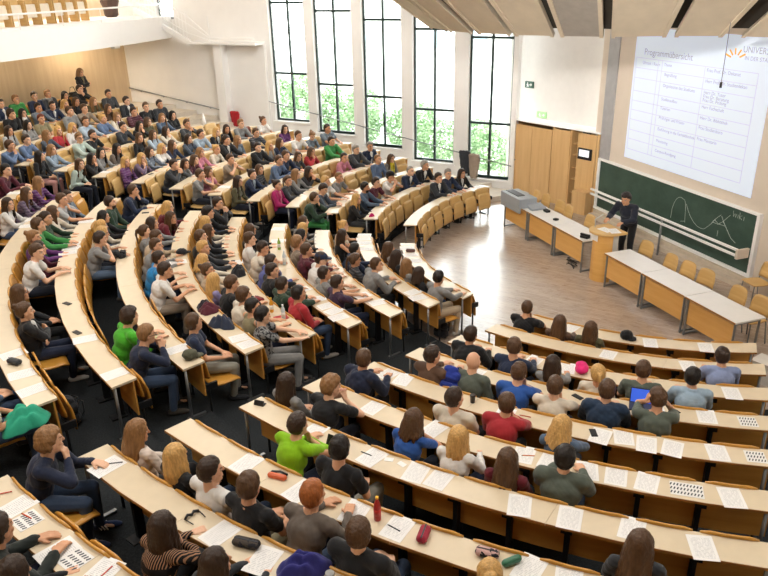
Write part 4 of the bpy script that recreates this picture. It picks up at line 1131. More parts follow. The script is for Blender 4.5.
def person(loc, rz, d, vox, pose_key, label, group, stand=0, yaw=0, pitch=0, i=0, legs=True):
    sex, top = d['sex'], d['top']; kind = {'tee': 'short', 'polo': 'short', 'print': 'short', 'tank': 'tank', 'jack': 'jacket', 'suit': 'jacket', 'hood': 'jacket', 'cardi': 'jacket'}.get(top, 'long')
    pk = (sex, d['pose'], d['lean'], yaw, pitch, stand); P = get(('pose',) + pk, lambda: make_pose(*pk))
    me = get(('body', vox) + pk, lambda: m_body(P, sex, vox))
    o = bpy.data.objects.new('person', me); COL.objects.link(o); o.location = loc; o.rotation_euler.z = rz
    sk = SKIN[i % 5]; o.color = (*sk, 1); s = (.95 if sex == 'f' else 1.0) * (1 + ((i * 7919) % 9 - 4) * .004); o.scale = (s,) * 3
    tag(o, label, 'person', group)
    tk = (sex, d['pose'], d['lean'], stand)
    col = top in ('shirt', 'polo', 'suit', 'plaid', 'jack', 'hood'); tkey = top if top == 'hood' else ('col' if col else 'plain')
    sh = get(('shirt', kind, vox, tkey) + tk, lambda: m_shirt(P, sex, kind, max(vox, .009), top))
    child(o, {'jack': 'jacket', 'suit': 'jacket', 'cardi': 'cardigan', 'hood': 'hoodie'}.get(top, 'shirt'), sh, M[top] if top in ('plaid', 'stripe', 'print') else M['fabric'], lin(CLR[d['tc']]))
    inner = d['ex'].get('inner') or {'suit': 'white', 'cardi': 'white'}.get(top)
    if inner: child(o, 'undershirt', get(('in', vox) + tk, lambda: prim_mesh([('c', P.n + V(0, .075, -.02), P.P + .17 * P.u1 + V(0, .118, 0), .045, .026), ('c', P.n + V(0, .06, -.005), P.n + V(0, .08, -.05), .04, .04)], .010, 2)), M['fabric'], lin(CLR[inner]))
    if 'scarf' in d['ex']:
        child(o, 'scarf', get(('scarf', vox) + tk, lambda: prim_mesh(ring(P.n + V(0, .01, .03), .085, .085, .034) + [('c', P.n + V(x, .09, 0), P.P + .12 * P.u1 + V(x * 1.3, .14, 0), .036, .032) for x in (-.04, .04)], .012, 2)), M['fabric'], lin(CLR[d['ex']['scarf']]))
    tc = d['ex'].get('T') or TROU[i % 6]; skinlegs = d['ex'].get('legs') == 'skin'
    tr = get(('tr', vox, stand), lambda: prim_mesh(trouser_prims(P), max(.010, vox), 3, 'trousers')); child(o, 'tights' if skinlegs else 'trousers', tr, M['fabric'], lin(CLR[tc]))
    for s_ in (-1, 1): child(o, 'shoe', get(('shoe', s_, stand), lambda: prim_mesh(shoe_prims(P, s_), .010, 2, 'shoe')), M['fabric'], lin(d['ex'].get('shoe') or ('2a2b30', '3b3630', '55504a', 'b9b6b0')[i * 3 % 4]))
    if 'stripes' in d['ex']:
        for sh_ in [c for c in o.children if c.name.startswith('shoe')]:
            sx = -1 if sh_.data == CACHE[('shoe', -1, stand)] else 1; a = P.ank[sx]; mb = MB()
            for q in range(3):
                for e in (-1, 1): mb.bar((a[0] + e * .041, a[1] + .02 + q * .03, .022), (a[0] + e * .034, a[1] - .01 + q * .03, .072), .012, .008)
            child(sh_, 'side_stripes', mb.mesh('side_stripes'), M['white_paint'], None)
    HM = Matrix(P.HR.tolist()).to_4x4(); HM.translation = Vector(P.H)
    hv = max(vox, .008); HH = HM @ Matrix.Diagonal((1.12, 1.1, 1.065, 1)); HM = HM @ Matrix.Scale(1.08, 4)
    if d['hair'] != 'bald': child(o, 'hair', get(('hair', d['hair'], i % 3, hv), lambda: m_hair(d['hair'], i % 3, hv)), None, HAIRC[d['hc']], HH)
    if 'beard' in d['ex']: child(o, 'beard', get(('beard', hv), lambda: m_beard(hv)), None, HAIRC[d['hc']], HM)
    if 'cap' in d['ex']: child(o, 'cap', get('cap', m_cap), M['fabric'], lin(CLR[d['ex']['cap']]), HM)
    if 'glasses' in d['ex']: child(o, 'glasses', get('glasses', m_glasses), M['black'], None, HM)
    return o
# ordering from the aisle for the labels
byrow = {}
for p in PEOPLE: byrow.setdefault((p['b'], p['k']), []).append(p)
for key, L_ in byrow.items():
    L_.sort(key=lambda p: p['a'] if key[0] == 'A' else -p['a'])
    for i, p in enumerate(L_): p['nth'] = i
TGT = Vector((-.3, .3, 0))
for i, p in enumerate(PEOPLE):
    a = R(p['a']); r = rk(p['k']) + .5; loc = pol(r, a, fz(p['k'])); rz = a + math.pi / 2
    if 'F' in p['ex']: rz = R(float(p['ex']['F'])) - math.pi / 2
    dv = TGT - loc; rel = math.degrees((math.atan2(dv.y, dv.x) - (rz + math.pi / 2) + math.pi) % (2 * math.pi) - math.pi)
    q = rel * .8 + ((i * 613) % 37 - 18) * .9
    dist = (loc - CAM).length; vox = .0062 if dist < 7.6 else .0078 if dist < 10 else .010 if dist < 15 else .013
    yaw = int(max(-54, min(54, round(q / 18) * 18))); pitch = -26 if p['pose'] == 'w' else (0, -8, 6)[i % 3] if dist < 15 else 0
    if p['pose'] == 'c' and dist > 11 and i % 2: p['pose'] = 'C'
    bn = {'A': 'near block', 'B': 'middle block', 'C': 'window block'}[p['b']]
    lab = 'person in %s %s, %s, %s from aisle, row %s, %s' % (CW.get(p['tc'], p['tc']), TW[p['top']], PW[p['pose']], words[p['nth']], NUM[p['k']], bn)
    person(loc, rz, p, vox, None, lab, 'students seated in the curved rows', 0, yaw, pitch, i)
# two standing people
d = dict(sex='m', top='jack', tc='blackblue', pose='lect', lean=24, hair='t', hc='bk', ex=dict(T='black'))
person(Vector((-.28, .32, 0)), R(206 - 90), d, .010, None, 'standing lecturer in dark jacket leaning on the lectern', None, .98, 0, -14, 3)
d = dict(sex='f', top='cardi', tc='black', pose='x', lean=0, hair='l', hc='lb', ex=dict(T='black', inner='khaki'))
person(Vector((-11.45, 13.75, fz(15))), R(-35 - 90), d, .012, None, 'standing person in black cardigan with arms crossed at the wood wall', None, .92, 0, -6, 5)
# ================================================================== THINGS ON THE DESKS
def desk_pt(k, a, off=0.0, dz=0.0): return pol(rk(k) + off, R(a), dzt(k) + dz)
def name_block(k, a): return {'A': 'near block', 'B': 'middle block', 'C': 'window block'}[block_of(k, a)]
me_paper = MB().box((0, 0, .001), (.21, .297, .002)).mesh('paper_sheet')
PAP = {}
for k, a, off in PAPERS: PAP.setdefault((k, name_block(k, a)), []).append((a, max(-.035, min(.035, off))))
for (k, bn), L_ in PAP.items():
    L_.sort(key=lambda q: q[0] if bn == 'near block' else -q[0]); prev = None
    out = []
    for a, off in L_:
        if out and abs(a - out[-1][0]) * R(1) * rk(k) < .23: a = out[-1][0] + (.24 / rk(k) / R(1)) * (1 if bn == 'near block' else -1)
        out.append((a, off))
    for i, (a, off) in enumerate(out):
        rz = R(a) - math.pi / 2 + R(((i * 47 + k * 31) % 29 - 14) * .8)
        o = link('paper_sheet', me_paper, M['paper'], loc=desk_pt(k, a, off, .001), rz=rz)
        o['label'] = 'white printed sheet on the desk, %s from the aisle, row %s, %s' % (words[i], NUM[k], bn); o['group'] = 'printed sheets on the desks'; o['category'] = 'paper'
mdark = plain('dark_print', '3a3d46', .6)
for j, (k, a, off) in enumerate(CARDS):
    bn = name_block(k, a); rz = R(a) - math.pi / 2
    t = thing('sticker_sheet', 'sheet of dark slanted marks on row %s, %s%s' % (NUM[k], bn, ', beside the red pens' if j == 3 else ', before clasped hands' if j == 4 else ''), 'paper', desk_pt(k, a, 0, .001), rz, 'marked sheets on the desks')
    W_ = .30 if j == 2 else .2
    link('sheet', MB().box((0, 0, .0012), (W_, .2, .0024)).mesh('sheet'), M['white_top'], t); mb = MB()
    for i in range(int(W_ / .03)):
        for q in range(3): mb.box((-W_ / 2 + .02 + i * .03, -.06 + q * .06, .0034), (.012, .036, .002), Matrix.Rotation(R(-20), 3, 'Z'))
    link('marks', mb.mesh('marks'), mdark, t)
def put(name, label, cat, me, mat, k, a, off=0, color=None, rz=0.0, dz=0.001, smooth=True):
    o = link(name, me, mat, loc=desk_pt(k, a, off, dz), rz=R(a) - math.pi / 2 + R(rz), color=color); return tag(o, label, cat)
def slab_me(x, y, z, b=.004):
    mb = MB().box((0, 0, z / 2), (x, y, z)); me = mb.mesh('slab'); bm = bmesh.new(); bm.from_mesh(me); bmesh.ops.bevel(bm, geom=list(bm.edges), offset=min(b, z * .4), segments=2, affect='EDGES'); bm.to_mesh(me); bm.free(); return me
def phone(k, a, off, lab, rz=20, col='16171a'):
    t = thing('mobile_phone', lab, 'phone', desk_pt(k, a, off, .001), R(a - 90 + rz), 'phones on the desks')
    link('case', slab_me(.072, .145, .009, .003), M['plastic'], t, color=lin(col)); link('screen', MB().box((0, 0, .0095), (.064, .132, .001)).mesh('screen'), M['black'], t)
phone(5, 228.0, 0, 'black phone on row five of the near block behind the blond bob'); phone(4, 225.8, -.02, 'black phone on row four beside the navy blue hoodie', 60); phone(4, 233.9, -.02, 'dark phone on row four beside the hands-on-head person', -50)
phone(8, 148.5, .05, 'dark phone on row eight of the window block', 80); phone(7, 162.4, .02, 'black phone standing out on row seven of the middle block near the upper end', 10); phone(8, 193.1, .05, 'dark phone on the bare lower part of row eight, middle block', -70); phone(8, 187.7, .02, 'black phone higher along row eight, middle block', -60)
phone(5, 177.6, 0, 'black phone on row five near the black bag, middle block', 70); phone(5, 166.8, .05, 'black phone on row five near the upper end, middle block', 75)
def pen(k, a, off, lab, col, rz=40):
    t = thing('pen', lab, 'pen', desk_pt(k, a, off, .0065), R(a - 90 + rz), 'pens on the desks')
    link('barrel', MB().tube([(-.06, 0, 0), (.06, 0, 0)], .0055, 7).mesh('barrel'), M['plastic'], t, color=lin(col)); link('tip', MB().tube([(.06, 0, 0), (.075, 0, 0)], .005, 7, .001).mesh('tip'), M['black'], t)
pen(10, 208.5, -.03, 'red pen at the aisle end of desk row ten', 'c8401f', 60); pen(10, 210.4, -.02, 'red pen beside the marked sheet on desk row ten', 'cf4a20', 10); pen(10, 215.0, -.06, 'red pen on the sheet beyond the clasped hands', 'c43a24', 100)
pen(8, 221.5, .0, 'black pen on the sheet beside the red pencil case', '1b1c1f', -10); pen(6, 224.8, -.03, 'orange pencil lying on row six of the near block', 'd5752a', 20); pen(9, 209.2, -.05, 'black pen on the papers at the end of row nine', '22242a', 50); pen(5, 197.0, .02, 'black pen on the sheets at the lower end of row five', '202226', 30); pen(7, 217.0, -.02, 'dark pen on the sheet beyond the black t-shirt', '202226', 0); pen(5, 223.0, -.03, 'red pencil on row five behind the white sweater', 'c8502a', 5)
def bottle(k, a, off, lab, col, cap, h=.24, r=.032, fill=.75):
    t = thing('bottle', lab, 'bottle', desk_pt(k, a, off, .001), 0, 'bottles on the desks')
    b = link('body', MB().lathe([(r * .9, 0), (r, .01), (r, h * .6), (r * .8, h * .72), (r * .4, h * .86), (r * .38, h * .92)], 14).mesh('body', True), M['plastic'], t, color=lin(col))
    link('cap', MB().lathe([(r * .45, h * .92), (r * .45, h)], 12).mesh('cap'), M['plastic'], t, color=lin(cap))
    link('label_band', MB().lathe([(r * 1.02, h * .22), (r * 1.02, h * .5)], 14).mesh('label_band', True), M['plastic'], t, color=lin('e8e4df' if col != 'b5302a' else 'c23028'))
bottle(8, 220.6, -.03, 'bottle of red drink with yellow cap on row eight', 'b5302a', 'f0b429'); bottle(5, 193.4, .0, 'amber drink bottle on row five of the middle block', 'd99a28', 'e8c040'); bottle(5, 195.6, -.03, 'clear bottle on row five beside the red sweater', 'c9d2d4', 'f0f0f0')
bottle(4, 178.3, -.02, 'clear bottle on row four behind the cream t-shirt', 'cdd5d8', 'eeeeee', .28); bottle(4, 172.2, -.03, 'green bottle on row four near its upper end', '8db04a', 'e8e070'); bottle(1, 188.0, .02, 'small clear bottle on the front row of the middle block', 'ccd4d6', 'f2f2f2', .2)
for k, a, col, lab in ((5, 218.7, '2b2522', 'dark paper cup on row five beside the blue backpack'), (9, 221.2, '9a9a98', 'silver drink can on row nine beside the purple bag')):
    put('drink_cup', lab, 'cup', MB().lathe([(.028, 0), (.034, .09), (.036, .092), (.036, .105), (.03, .107)], 14).mesh('drink_cup', True), M['plastic'], k, a, -.03, lin(col))
# cases, cloth bundles, bags
def crumple(s, seed):                        # a heap of cloth with folds: a dome of ridges over an irregular outline
    r = np.random.default_rng(seed); n, m = 15, 44; vs = []; fs = []; ph = r.uniform(0, 6.28, 6)
    for sg in (0, 1):
        for i in range(n + 1):
            for j in range(m):
                a = 2 * math.pi * j / m; q = i / n
                out = 1 + .16 * math.sin(2 * a + ph[0]) + .12 * math.sin(3 * a + ph[1]) + .06 * math.sin(7 * a + ph[2])
                x, y = .17 * s * q * out * math.cos(a), .13 * s * q * out * math.sin(a)
                fold = abs(math.sin(26 / s * x + 14 / s * y + ph[3] + 1.5 * math.sin(18 / s * y))) * .55 + abs(math.sin(31 / s * y - 12 / s * x + ph[4])) * .35
                z = .15 * s * (1 - q ** 2.4) * (.55 + .5 * fold) + .006 if sg else .002
                vs.append((x, y, z))
    L = (n + 1) * m
    for sg in (0, 1):
        for i in range(n):
            for j in range(m):
                a = sg * L + i * m + j; b = sg * L + i * m + (j + 1) % m; fs.append((a, b, b + m, a + m))
    for j in range(m): a = n * m + j; b = n * m + (j + 1) % m; fs.append((a, b, L + b, L + a))
    me = MB().add(vs, fs).mesh('cloth', True); bm = bmesh.new(); bm.from_mesh(me); bmesh.ops.remove_doubles(bm, verts=bm.verts, dist=.0008); bm.to_mesh(me); bm.free(); me.polygons.foreach_set('use_smooth', [True] * len(me.polygons)); return me
def blob(name, lab, cat, prims, col, loc, rz, vox=.012, amp=.006, sc=40, mat='fabric'):
    if isinstance(prims, float): me = crumple(prims, len(lab))
    else: me = prim_mesh(prims, vox, 2, name); wrinkle(me, amp, sc, len(name))
    me.name = name; o = link(name, me, M[mat], loc=loc, rz=rz, color=lin(col)); return tag(o, lab, cat)
def pouch(k, a, off, rz, col, lab, mat='fabric', L_=.2, zipc='20222a'):
    t = thing('pencil_case', lab, 'pencil case', desk_pt(k, a, off, .001), R(a - 90 + rz), 'pencil cases on the desks')
    me = prim_mesh([('c', (-L_ / 2 + .035, -.015, .034), (L_ / 2 - .035, -.015, .034), .033, .033), ('c', (-L_ / 2 + .035, .015, .034), (L_ / 2 - .035, .015, .034), .033, .033)], .006, 2, 'pouch'); link('pouch', me, M[mat], t, color=lin(col))
    link('zip', MB().box((0, 0, .066), (L_ * .85, .012, .004)).mesh('zip'), M['plastic'], t, color=lin(zipc))
pouch(8, 222.8, -.02, 100, '9c2337', 'dark red pencil case lying open on row eight'); pouch(8, 225.5, -.04, 5, 'c9a39c', 'patterned pink and white pencil case on row eight', 'print'); pouch(9, 217.5, -.02, 15, '4a423c', 'dark patterned pencil case on row nine', 'print', .24)
pouch(5, 190.1, 0, 20, '8e2a30', 'dark red pencil case on row five of the middle block'); pouch(9, 196.6, 0, 30, '3a3c3e', 'dark pencil case at the lower end of row nine, middle block', 'fabric', .2); pouch(1, 168.8, 0, 70, '6b4a44', 'brown pencil case on the front row, middle block')
put('glasses_tube', 'dark green cylindrical case on row eight', 'case', prim_mesh([('c', (-.06, 0, .034), (.06, 0, .034), .032, .032)], .005, 2), M['plastic'], 8, 226.5, -.03, lin('2f6a4e'), 50)
t = thing('glasses_case', 'open orange glasses case with dark sunglasses on row eight', 'glasses case', desk_pt(8, 215.1, -.02, .001), R(215.1 - 90 + 15))
link('case', prim_mesh([('c', (-.07, 0, .02), (.07, 0, .02), .03, .03)], .006, 2), M['plastic'], t, color=lin('d8663a')); link('sunglasses', MB().tube([(-.08, -.05, .02), (0, -.065, .025), (.08, -.05, .02), (.09, -.02, .01)], .012, 6).mesh('sunglasses', True), M['black'], t)
tag(link('sunglasses', MB().tube([(-.07, 0, .015), (-.03, .02, .025), (0, .0, .02), (.03, .02, .025), (.07, 0, .015)], .013, 6).tube([(-.07, 0, .015), (-.06, -.1, .012)], .005, 5).tube([(.07, 0, .015), (.06, -.1, .012)], .005, 5).mesh('sunglasses', True), M['black'], loc=desk_pt(9, 214.6, -.02, 0), rz=R(30)), 'dark sunglasses on row nine before the striped top', 'sunglasses')
t = thing('phone_stand', 'small black card holder at the aisle end of row seven', 'holder', desk_pt(7, 208.6, -.02, .001), R(208.6 - 90 + 20)); link('plate', MB().box((0, 0, .03), (.12, .012, .06), Matrix.Rotation(R(25), 3, 'X')).mesh('plate'), M['black'], t); link('base', MB().box((0, -.02, .004), (.12, .07, .008)).mesh('base'), M['black'], t)
t = thing('laptop', 'small laptop with bright blue screen between raised elbows on row four', 'laptop', desk_pt(4, 231.2, -.03, .001), R(231.2 + 90)); link('keyboard', slab_me(.28, .19, .016), M['plastic'], t, color=lin('3a3d42')); link('lid', MB().box((0, .12, .10), (.28, .012, .19), Matrix.Rotation(R(-16), 3, 'X')).mesh('lid'), M['plastic'], t, color=lin('3a3d42')); link('display', MB().box((0, .112, .10), (.255, .004, .165), Matrix.Rotation(R(-16), 3, 'X')).mesh('display'), plain('blue_display', '3a5fd0', .4, emit=.8), t)
t = thing('tablet', 'bright blue tablet held up before the neon green sweater', 'tablet', desk_pt(7, 215.3, .08, .06), R(215.3 + 90)); link('case', MB().box((0, 0, 0), (.22, .012, .15), Matrix.Rotation(R(-25), 3, 'X')).mesh('case'), M['black'], t); link('display', MB().box((0, .008, 0), (.2, .004, .13), Matrix.Rotation(R(-25), 3, 'X')).mesh('display'), plain('blue_tablet', '2f66d8', .4, emit=.7), t)
put('notebook', 'red notebook lying on row five of the middle block', 'notebook', slab_me(.21, .15, .008), M['plastic'], 5, 195.2, -.02, lin('c63a3f'), 80)
put('small_card', 'small white card with print on row seven, first of two', 'card', slab_me(.09, .06, .003), M['white_top'], 7, 218.3, -.06, None, 20); put('small_card', 'small white card with print on row seven, second of two', 'card', slab_me(.09, .06, .003), M['white_top'], 7, 219.1, -.06, None, -15)
c = lambda k, a, off, dz=0: desk_pt(k, a, off, dz)
heap = lambda s: [('c', (-.12 * s, 0, .05 * s), (.1 * s, .02 * s, .06 * s), .055 * s, .06 * s), ('c', (-.06 * s, -.07 * s, .045 * s), (.1 * s, -.06 * s, .05 * s), .05 * s, .045 * s), ('c', (-.08 * s, .07 * s, .04 * s), (.06 * s, .09 * s, .04 * s), .045 * s, .045 * s), ('e', (.02 * s, 0, .1 * s), (.09 * s, .07 * s, .05 * s))]
blob('cloth_bundle', 'dark wine and black cloth bundle on row six, middle block', 'clothing', float(1.0), '5a2432', c(6, 191.7, -.02), .5, amp=.012); blob('cloth_bundle', 'black cloth bundle beside the wine one on row six', 'clothing', float(.8), '24202a', c(6, 190.6, 0), 1.2, amp=.012)
blob('cloth_bundle', 'dark navy jacket folded on row six near its lower end', 'clothing', float(1.15), '2c3448', c(6, 195.1, -.01), 1.9, amp=.014); blob('cap', 'black cap lying on row six, middle block', 'cap', [('e', (0, 0, .05), (.1, .1, .06)), ('e', (.1, 0, .02), (.09, .07, .016))], '1b1b20', c(6, 175.6, -.04), .4)
blob('cap', 'olive and black cap on the end of row seven, middle block', 'cap', [('e', (0, 0, .06), (.1, .1, .065)), ('e', (.1, 0, .02), (.08, .07, .016))], '4c4b39', c(7, 200.2, -.05), .2); blob('cap', 'black cap lying on the front row of the near block', 'cap', [('e', (0, 0, .05), (.11, .1, .08)), ('e', (0, -.1, .02), (.09, .07, .016))], '17171a', c(1, 228.6, -.03), .4)
blob('hand_bag', 'black shoulder bag on row five, middle block', 'bag', float(1.1), '1c1c20', c(5, 181.6, -.02), 1.1); blob('beanie', 'bright pink knitted hat on row three of the near block', 'hat', [('e', (0, 0, .05), (.13, .09, .055)), ('e', (.05, .02, .07), (.09, .08, .05))], 'e01f72', c(3, 224.9, -.02), .8)
blob('scarf', 'bright pink cloth on row two before the black sweater', 'clothing', float(.45), 'd0206c', c(2, 147.9, .02), .3)
blob('shoulder_bag', 'purple blue cloth bag on row nine', 'bag', float(1.2), '2c2c78', c(9, 220.0, -.02), .4, amp=.009, sc=22)
def backpack(lab, loc, rz, col, s=1.0, tilt=0):
    t = thing('backpack', lab, 'backpack', loc, rz, 'backpacks'); Mx = Matrix.Rotation(tilt, 4, 'X') @ Matrix.Scale(s, 4)
    me = prim_mesh([('c', (-.09, 0, .12), (.09, 0, .12), .11, .11), ('c', (-.08, 0, .3), (.08, 0, .3), .10, .10), ('c', (-.06, 0, .40), (.06, 0, .40), .06, .06)], .014, 4, 'sack'); wrinkle(me, .008, 30, 3); me.transform(Mx); link('sack', me, M['fabric'], t, color=lin(col))
    pk = prim_mesh([('c', (-.07, -.10, .10), (.07, -.10, .10), .05, .05), ('c', (-.07, -.09, .17), (.07, -.09, .17), .045, .045)], .012, 3, 'pocket'); pk.transform(Mx); link('pocket', pk, M['fabric'], t, color=tuple(x * .8 for x in lin(col)))
    for sx in (-1, 1):
        m2 = MB().tube([(sx * .07, .08, .42), (sx * .09, .17, .33), (sx * .09, .16, .16), (sx * .1, .09, .06)], .014, 6).mesh('strap', True); m2.transform(Mx); link('strap', m2, M['fabric'], t, color=tuple(x * .6 for x in lin(col)))
backpack('black backpack lying on row seven before the grey t-shirt', c(7, 176.6, -.02), R(80), '1d1e22', .62, R(-70))
backpack('royal blue backpack over the seat backs beside the paper cup', pol(rk(5) - .30, R(215.6), dzt(5) - .16), R(215.6 + 90), '233a9a', .8, R(-10))
for lab, k, a, off, col in (('dark backpack on the floor between rows eight and nine, middle block', 8, 197.5, .45, '22252a'), ('black backpack under row eight by the patterned pencil case', 8, 223.2, .5, '23241f'), ('black backpack on the floor beneath row six, near block', 6, 213.2, .2, '1c1d21'), ('black bag on the floor at the front row end, middle block', 1, 194.5, .45, '1b1c22'), ('dark backpack behind the grey sweater on row six, near block', 6, 210.9, .55, '26272b')):
    backpack(lab, pol(rk(k) + off, R(a), fz(k)), R(a + 100), col, .8)
blob('green_bag', 'dark green cloth bag on the lap of the dark green jacket wearer', 'bag', float(.95), '2a5f40', pol(rk(3) + .25, R(152.2), fz(3) + .62), .4)
blob('teal_jacket', 'teal jacket lying over the lap of the row nine aisle sitter', 'clothing', float(1.5), '2fa684', pol(rk(9) + .22, R(201.9), fz(9) + .60), 1.2, amp=.010, sc=22)
hb = thing('handbag', 'black handbag hanging on the arm of the standing person', 'handbag', (-11.75, 13.62, fz(15) + .62), R(40)); link('bag_body', prim_mesh([('c', (-.12, 0, .1), (.12, 0, .1), .09, .09), ('c', (-.11, 0, .24), (.11, 0, .24), .05, .05)], .014, 3), M['fabric'], hb, color=lin('2a241d')); link('strap', MB().tube([(-.12, 0, .26), (-.06, 0, .44), (.06, 0, .44), (.12, 0, .26)], .012, 6).mesh('strap', True), M['fabric'], hb, color=lin('2a241d'))
def coat(lab, s, z, col, L_, d=-.17):
    me = prim_mesh([('c', (-.13, -.03, -.03), (.13, -.03, -.03), .06, .06), ('c', (-.12, -.05, -.1), (-.06, -.05, -L_), .08, .06), ('c', (.1, -.05, -.1), (.06, -.06, -L_), .08, .06), ('c', (0, -.05, -.1), (0, -.06, -L_ * .9), .09, .08)], .015, 3, 'coat'); wrinkle(me, .012, 24, int(L_ * 99))
    tag(link('coat', me, M['fabric'], loc=wp(s, d, z), rz=math.atan2(WT.y, WT.x), color=lin(col)), lab, 'coat', 'coats on the window handrail')
coat('dark grey coat hanging over the handrail at the last window', 1.36, 1.17, '33363c', .62); coat('beige coat hanging over the handrail beside the dark one', 1.06, 1.10, 'a39384', .68)
coat('red jacket hung at the white wall fin', 9.72, 1.9, 'b3202c', .45, -.36)
jk = blob('quilted_jacket', 'brown red quilted jacket over the end seat of row eight, window block', 'jacket', [('c', (-.17, 0, .1), (-.12, 0, .42), .07, .07), ('c', (.17, 0, .1), (.12, 0, .42), .07, .07), ('c', (0, 0, .1), (0, 0, .42), .1, .09)], '7a4436', pol(rk(8) + .62, R(124.6), fz(8) + .5), R(124.6 - 90))
t = thing('white_paper_hat', 'white folded paper cone standing on row ten, window block', 'paper cone', desk_pt(10, 127.0, 0, 0)); link('cone', MB().lathe([(.08, 0), (.05, .15), (.012, .34)], 10).mesh('cone', True), M['white_paint'], t)

# ------------------------------------------------------------------ outside
struct('ground', MB().box((6, 34, -.9), (90, 50, .2)), plain('pale_paving', 'cfcdc6', .9))
mb = MB(); mb.bar(wp(-14, 34, 5), wp(26, 34, 5), 1, 12); b_ = thing('pale_building', 'pale facade across the courtyard seen through the windows', 'building', wp(6, 34, -1)); part('facade', mb, plain('pale_facade', 'e2e0da', .9), b_)
mb = MB()
for i in range(12):
    for j in range(3): wbox(mb, -13 + i * 3.2, -11.6 + i * 3.2, 33.4, 33.55, 1 + j * 3.4, 2.8 + j * 3.4)
part('window', mb, plain('far_panes', '9fb0ba', .3), b_)
def leaf_cloud(n, rad, h, seed):
    r = np.random.default_rng(seed); mb = MB()
    for i in range(n):
        d = unit(r.normal(size=3)); q = r.uniform(.45, 1) ** .5; lump = 1 + .25 * math.sin(d[0] * 5 + seed) * math.cos(d[2] * 4 + seed)
        c_ = V(d[0] * rad, d[1] * rad, d[2] * h / 2) * q * lump + V(0, 0, h / 2 + .25); a = unit(r.normal(size=3)); b = unit(np.cross(a, r.normal(size=3))); s = r.uniform(.05, .11)
        mb.add([c_ + a * s, c_ + b * s * .55, c_ - a * s, c_ - b * s * .55], [(0, 1, 2, 3)])
    me = bpy.data.meshes.new('foliage'); me.from_pydata(mb.v, [], mb.f); me.materials.append(M['leaf']); return me
lc = [leaf_cloud(2600, 1.0, 2.2, s) for s in (1, 2, 3)]
trunk = MB().tube([(0, 0, -.1), (.05, 0, .8), (0, .05, 1.5)], .06, 7, .03).tube([(.03, 0, .6), (.4, .1, 1.3)], .03, 6, .012).tube([(.03, 0, .7), (-.4, -.1, 1.4)], .03, 6, .012).mesh('trunk')
spots = [(.35, 2.7, 0.69), (1.9, 3.6, 0.69), (3.5, 3.0, 0.72), (5.1, 3.7, 0.74), (6.7, 3.1, 0.74), (8.6, 3.9, 0.78), (10.6, 3.4, 0.81), (.9, 5.6, 0.58), (3.2, 6.0, 0.60), (5.8, 6.2, 0.63), (8.4, 6.4, 0.67), (11.2, 6.4, 0.69)]
for i, (s, dd, sc) in enumerate(spots):
    far = i >= 7
    t = thing('shrub', ('leafy green shrub outside the windows, %s in the line along the wall' % words[i]) if not far else 'green shrub in the outer line beyond the windows, %s from the stage' % words[i - 7], 'shrub', wp(s, dd, -.8 + .13 * s), i * 1.7, 'shrubs outside the windows')
    f = link('foliage', lc[i % 3], None, t); f.scale = (sc * 1.15, sc * 1.15, sc); link('trunk', trunk, M['bark'], t).scale = (sc,) * 3

# ================================================================== LIGHT AND CAMERA
w = bpy.data.worlds.new('sky'); scene.world = w; w.use_nodes = True; nt = w.node_tree; nt.nodes.clear()
bg = nt.nodes.new('ShaderNodeBackground'); ow = nt.nodes.new('ShaderNodeOutputWorld'); nt.links.new(bg.outputs[0], ow.inputs[0]); tc = nt.nodes.new('ShaderNodeTexCoord'); sx = nt.nodes.new('ShaderNodeSeparateXYZ'); nt.links.new(tc.outputs['Generated'], sx.inputs[0])
rp = nt.nodes.new('ShaderNodeValToRGB'); nt.links.new(sx.outputs[2], rp.inputs[0]); rp.color_ramp.elements[0].color = (1, .99, .97, 1); rp.color_ramp.elements[1].color = (.82, .91, 1, 1); nt.links.new(rp.outputs[0], bg.inputs[0]); bg.inputs[1].default_value = SKY
def area(name, loc, target, sx_, sy_, power, color, portal=False):
    l = bpy.data.lights.new(name, 'AREA'); l.shape = 'RECTANGLE'; l.size = sx_; l.size_y = sy_; l.energy = power; l.color = color; l.cycles.is_portal = portal
    o = bpy.data.objects.new(name, l); COL.objects.link(o); o.location = loc; o.rotation_euler = (Vector(target) - Vector(loc)).to_track_quat('-Z', 'Y').to_euler(); return o
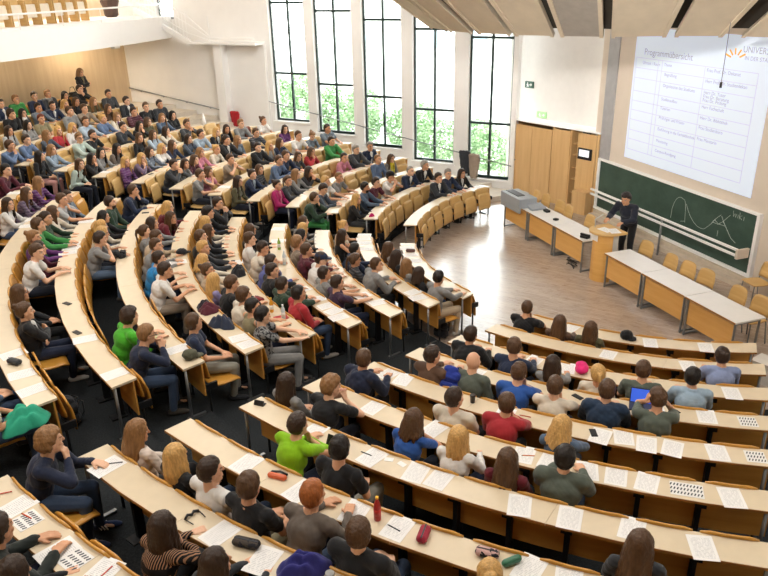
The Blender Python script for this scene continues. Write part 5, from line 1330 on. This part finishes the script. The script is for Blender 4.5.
for i, (s0, s1, zs, zt, zu) in enumerate(WIN):
    q = wp((s0 + s1) / 2, .32, (zs + TOPW) / 2); area('window_portal', q, q - WN, s1 - s0, TOPW - zs, 1, (1, 1, 1), True)
for i, (x, y) in enumerate(((-13, -8), (-10, -3.5), (-14.5, -1), (-9, 4.5), (-14, 7), (-5.5, -8), (-5, 0))):
    area('ceiling_light', (x, y, 7.9), (x, y, 0), 2.2, 2.2, LAMP * (1.0 if y < 0 else .8), (1, .96, .905))
for i, (x, y) in enumerate(((-11.2, 15.2), (-13.2, 12.6), (-15, 9.5))): area('gallery_underlight', (x, y, 4.2), (x - .8, y + .6, 0), .9, .9, 70, (1, .82, .6))
area('gallery_fill', (-12.5, 16.0, 7.8), (-12.5, 16.0, 0), 3, 3, 420, (1, .97, .93))  # added lamp that brightens the gallery walls and parapet
area('wall_fill', (-6.5, 7.5, 7.9), (-10.2, 13.5, 4.4), 2, 2, 330, (1, .98, .95)); area('wall_fill', (-5.5, 2.5, 7.9), (-4.2, 11.5, 3), 2, 2, 380, (1, .98, .96))  # added lamps that whiten the parapet and the window piers
area('stage_light', (-3.2, -3.5, 7.85), (.5, 0, .6), 1.6, 1.6, LAMP * .8, (1, .95, .9))
pl_ = area('panel_fill', (-9, -8, 7.9), (-1.2, 0, 5.7), 1.4, 1.4, 300, (1, .96, .9)); pl_.data.spread = R(58)  # added lamp that lifts the slanted panels over the stage
cam = bpy.data.cameras.new('camera'); cam.sensor_width = 36; cam.lens = 34.148; cam.clip_start = .05; cam.clip_end = 300
co = bpy.data.objects.new('camera', cam); COL.objects.link(co)
X, Y, Zf = Vector((.942319, -.33404, -.021284)), Vector((.149256, .362431, .919982)), Vector((.299597, .870093, -.391383))
mm = Matrix((X, Y, -Zf)).transposed().to_4x4(); mm.translation = CAM; co.matrix_world = mm; scene.camera = co
bpy.data.scenes.remove(TMP)
scene.view_settings.view_transform = 'Standard'; scene.view_settings.look = 'None'; scene.view_settings.exposure = EXPO
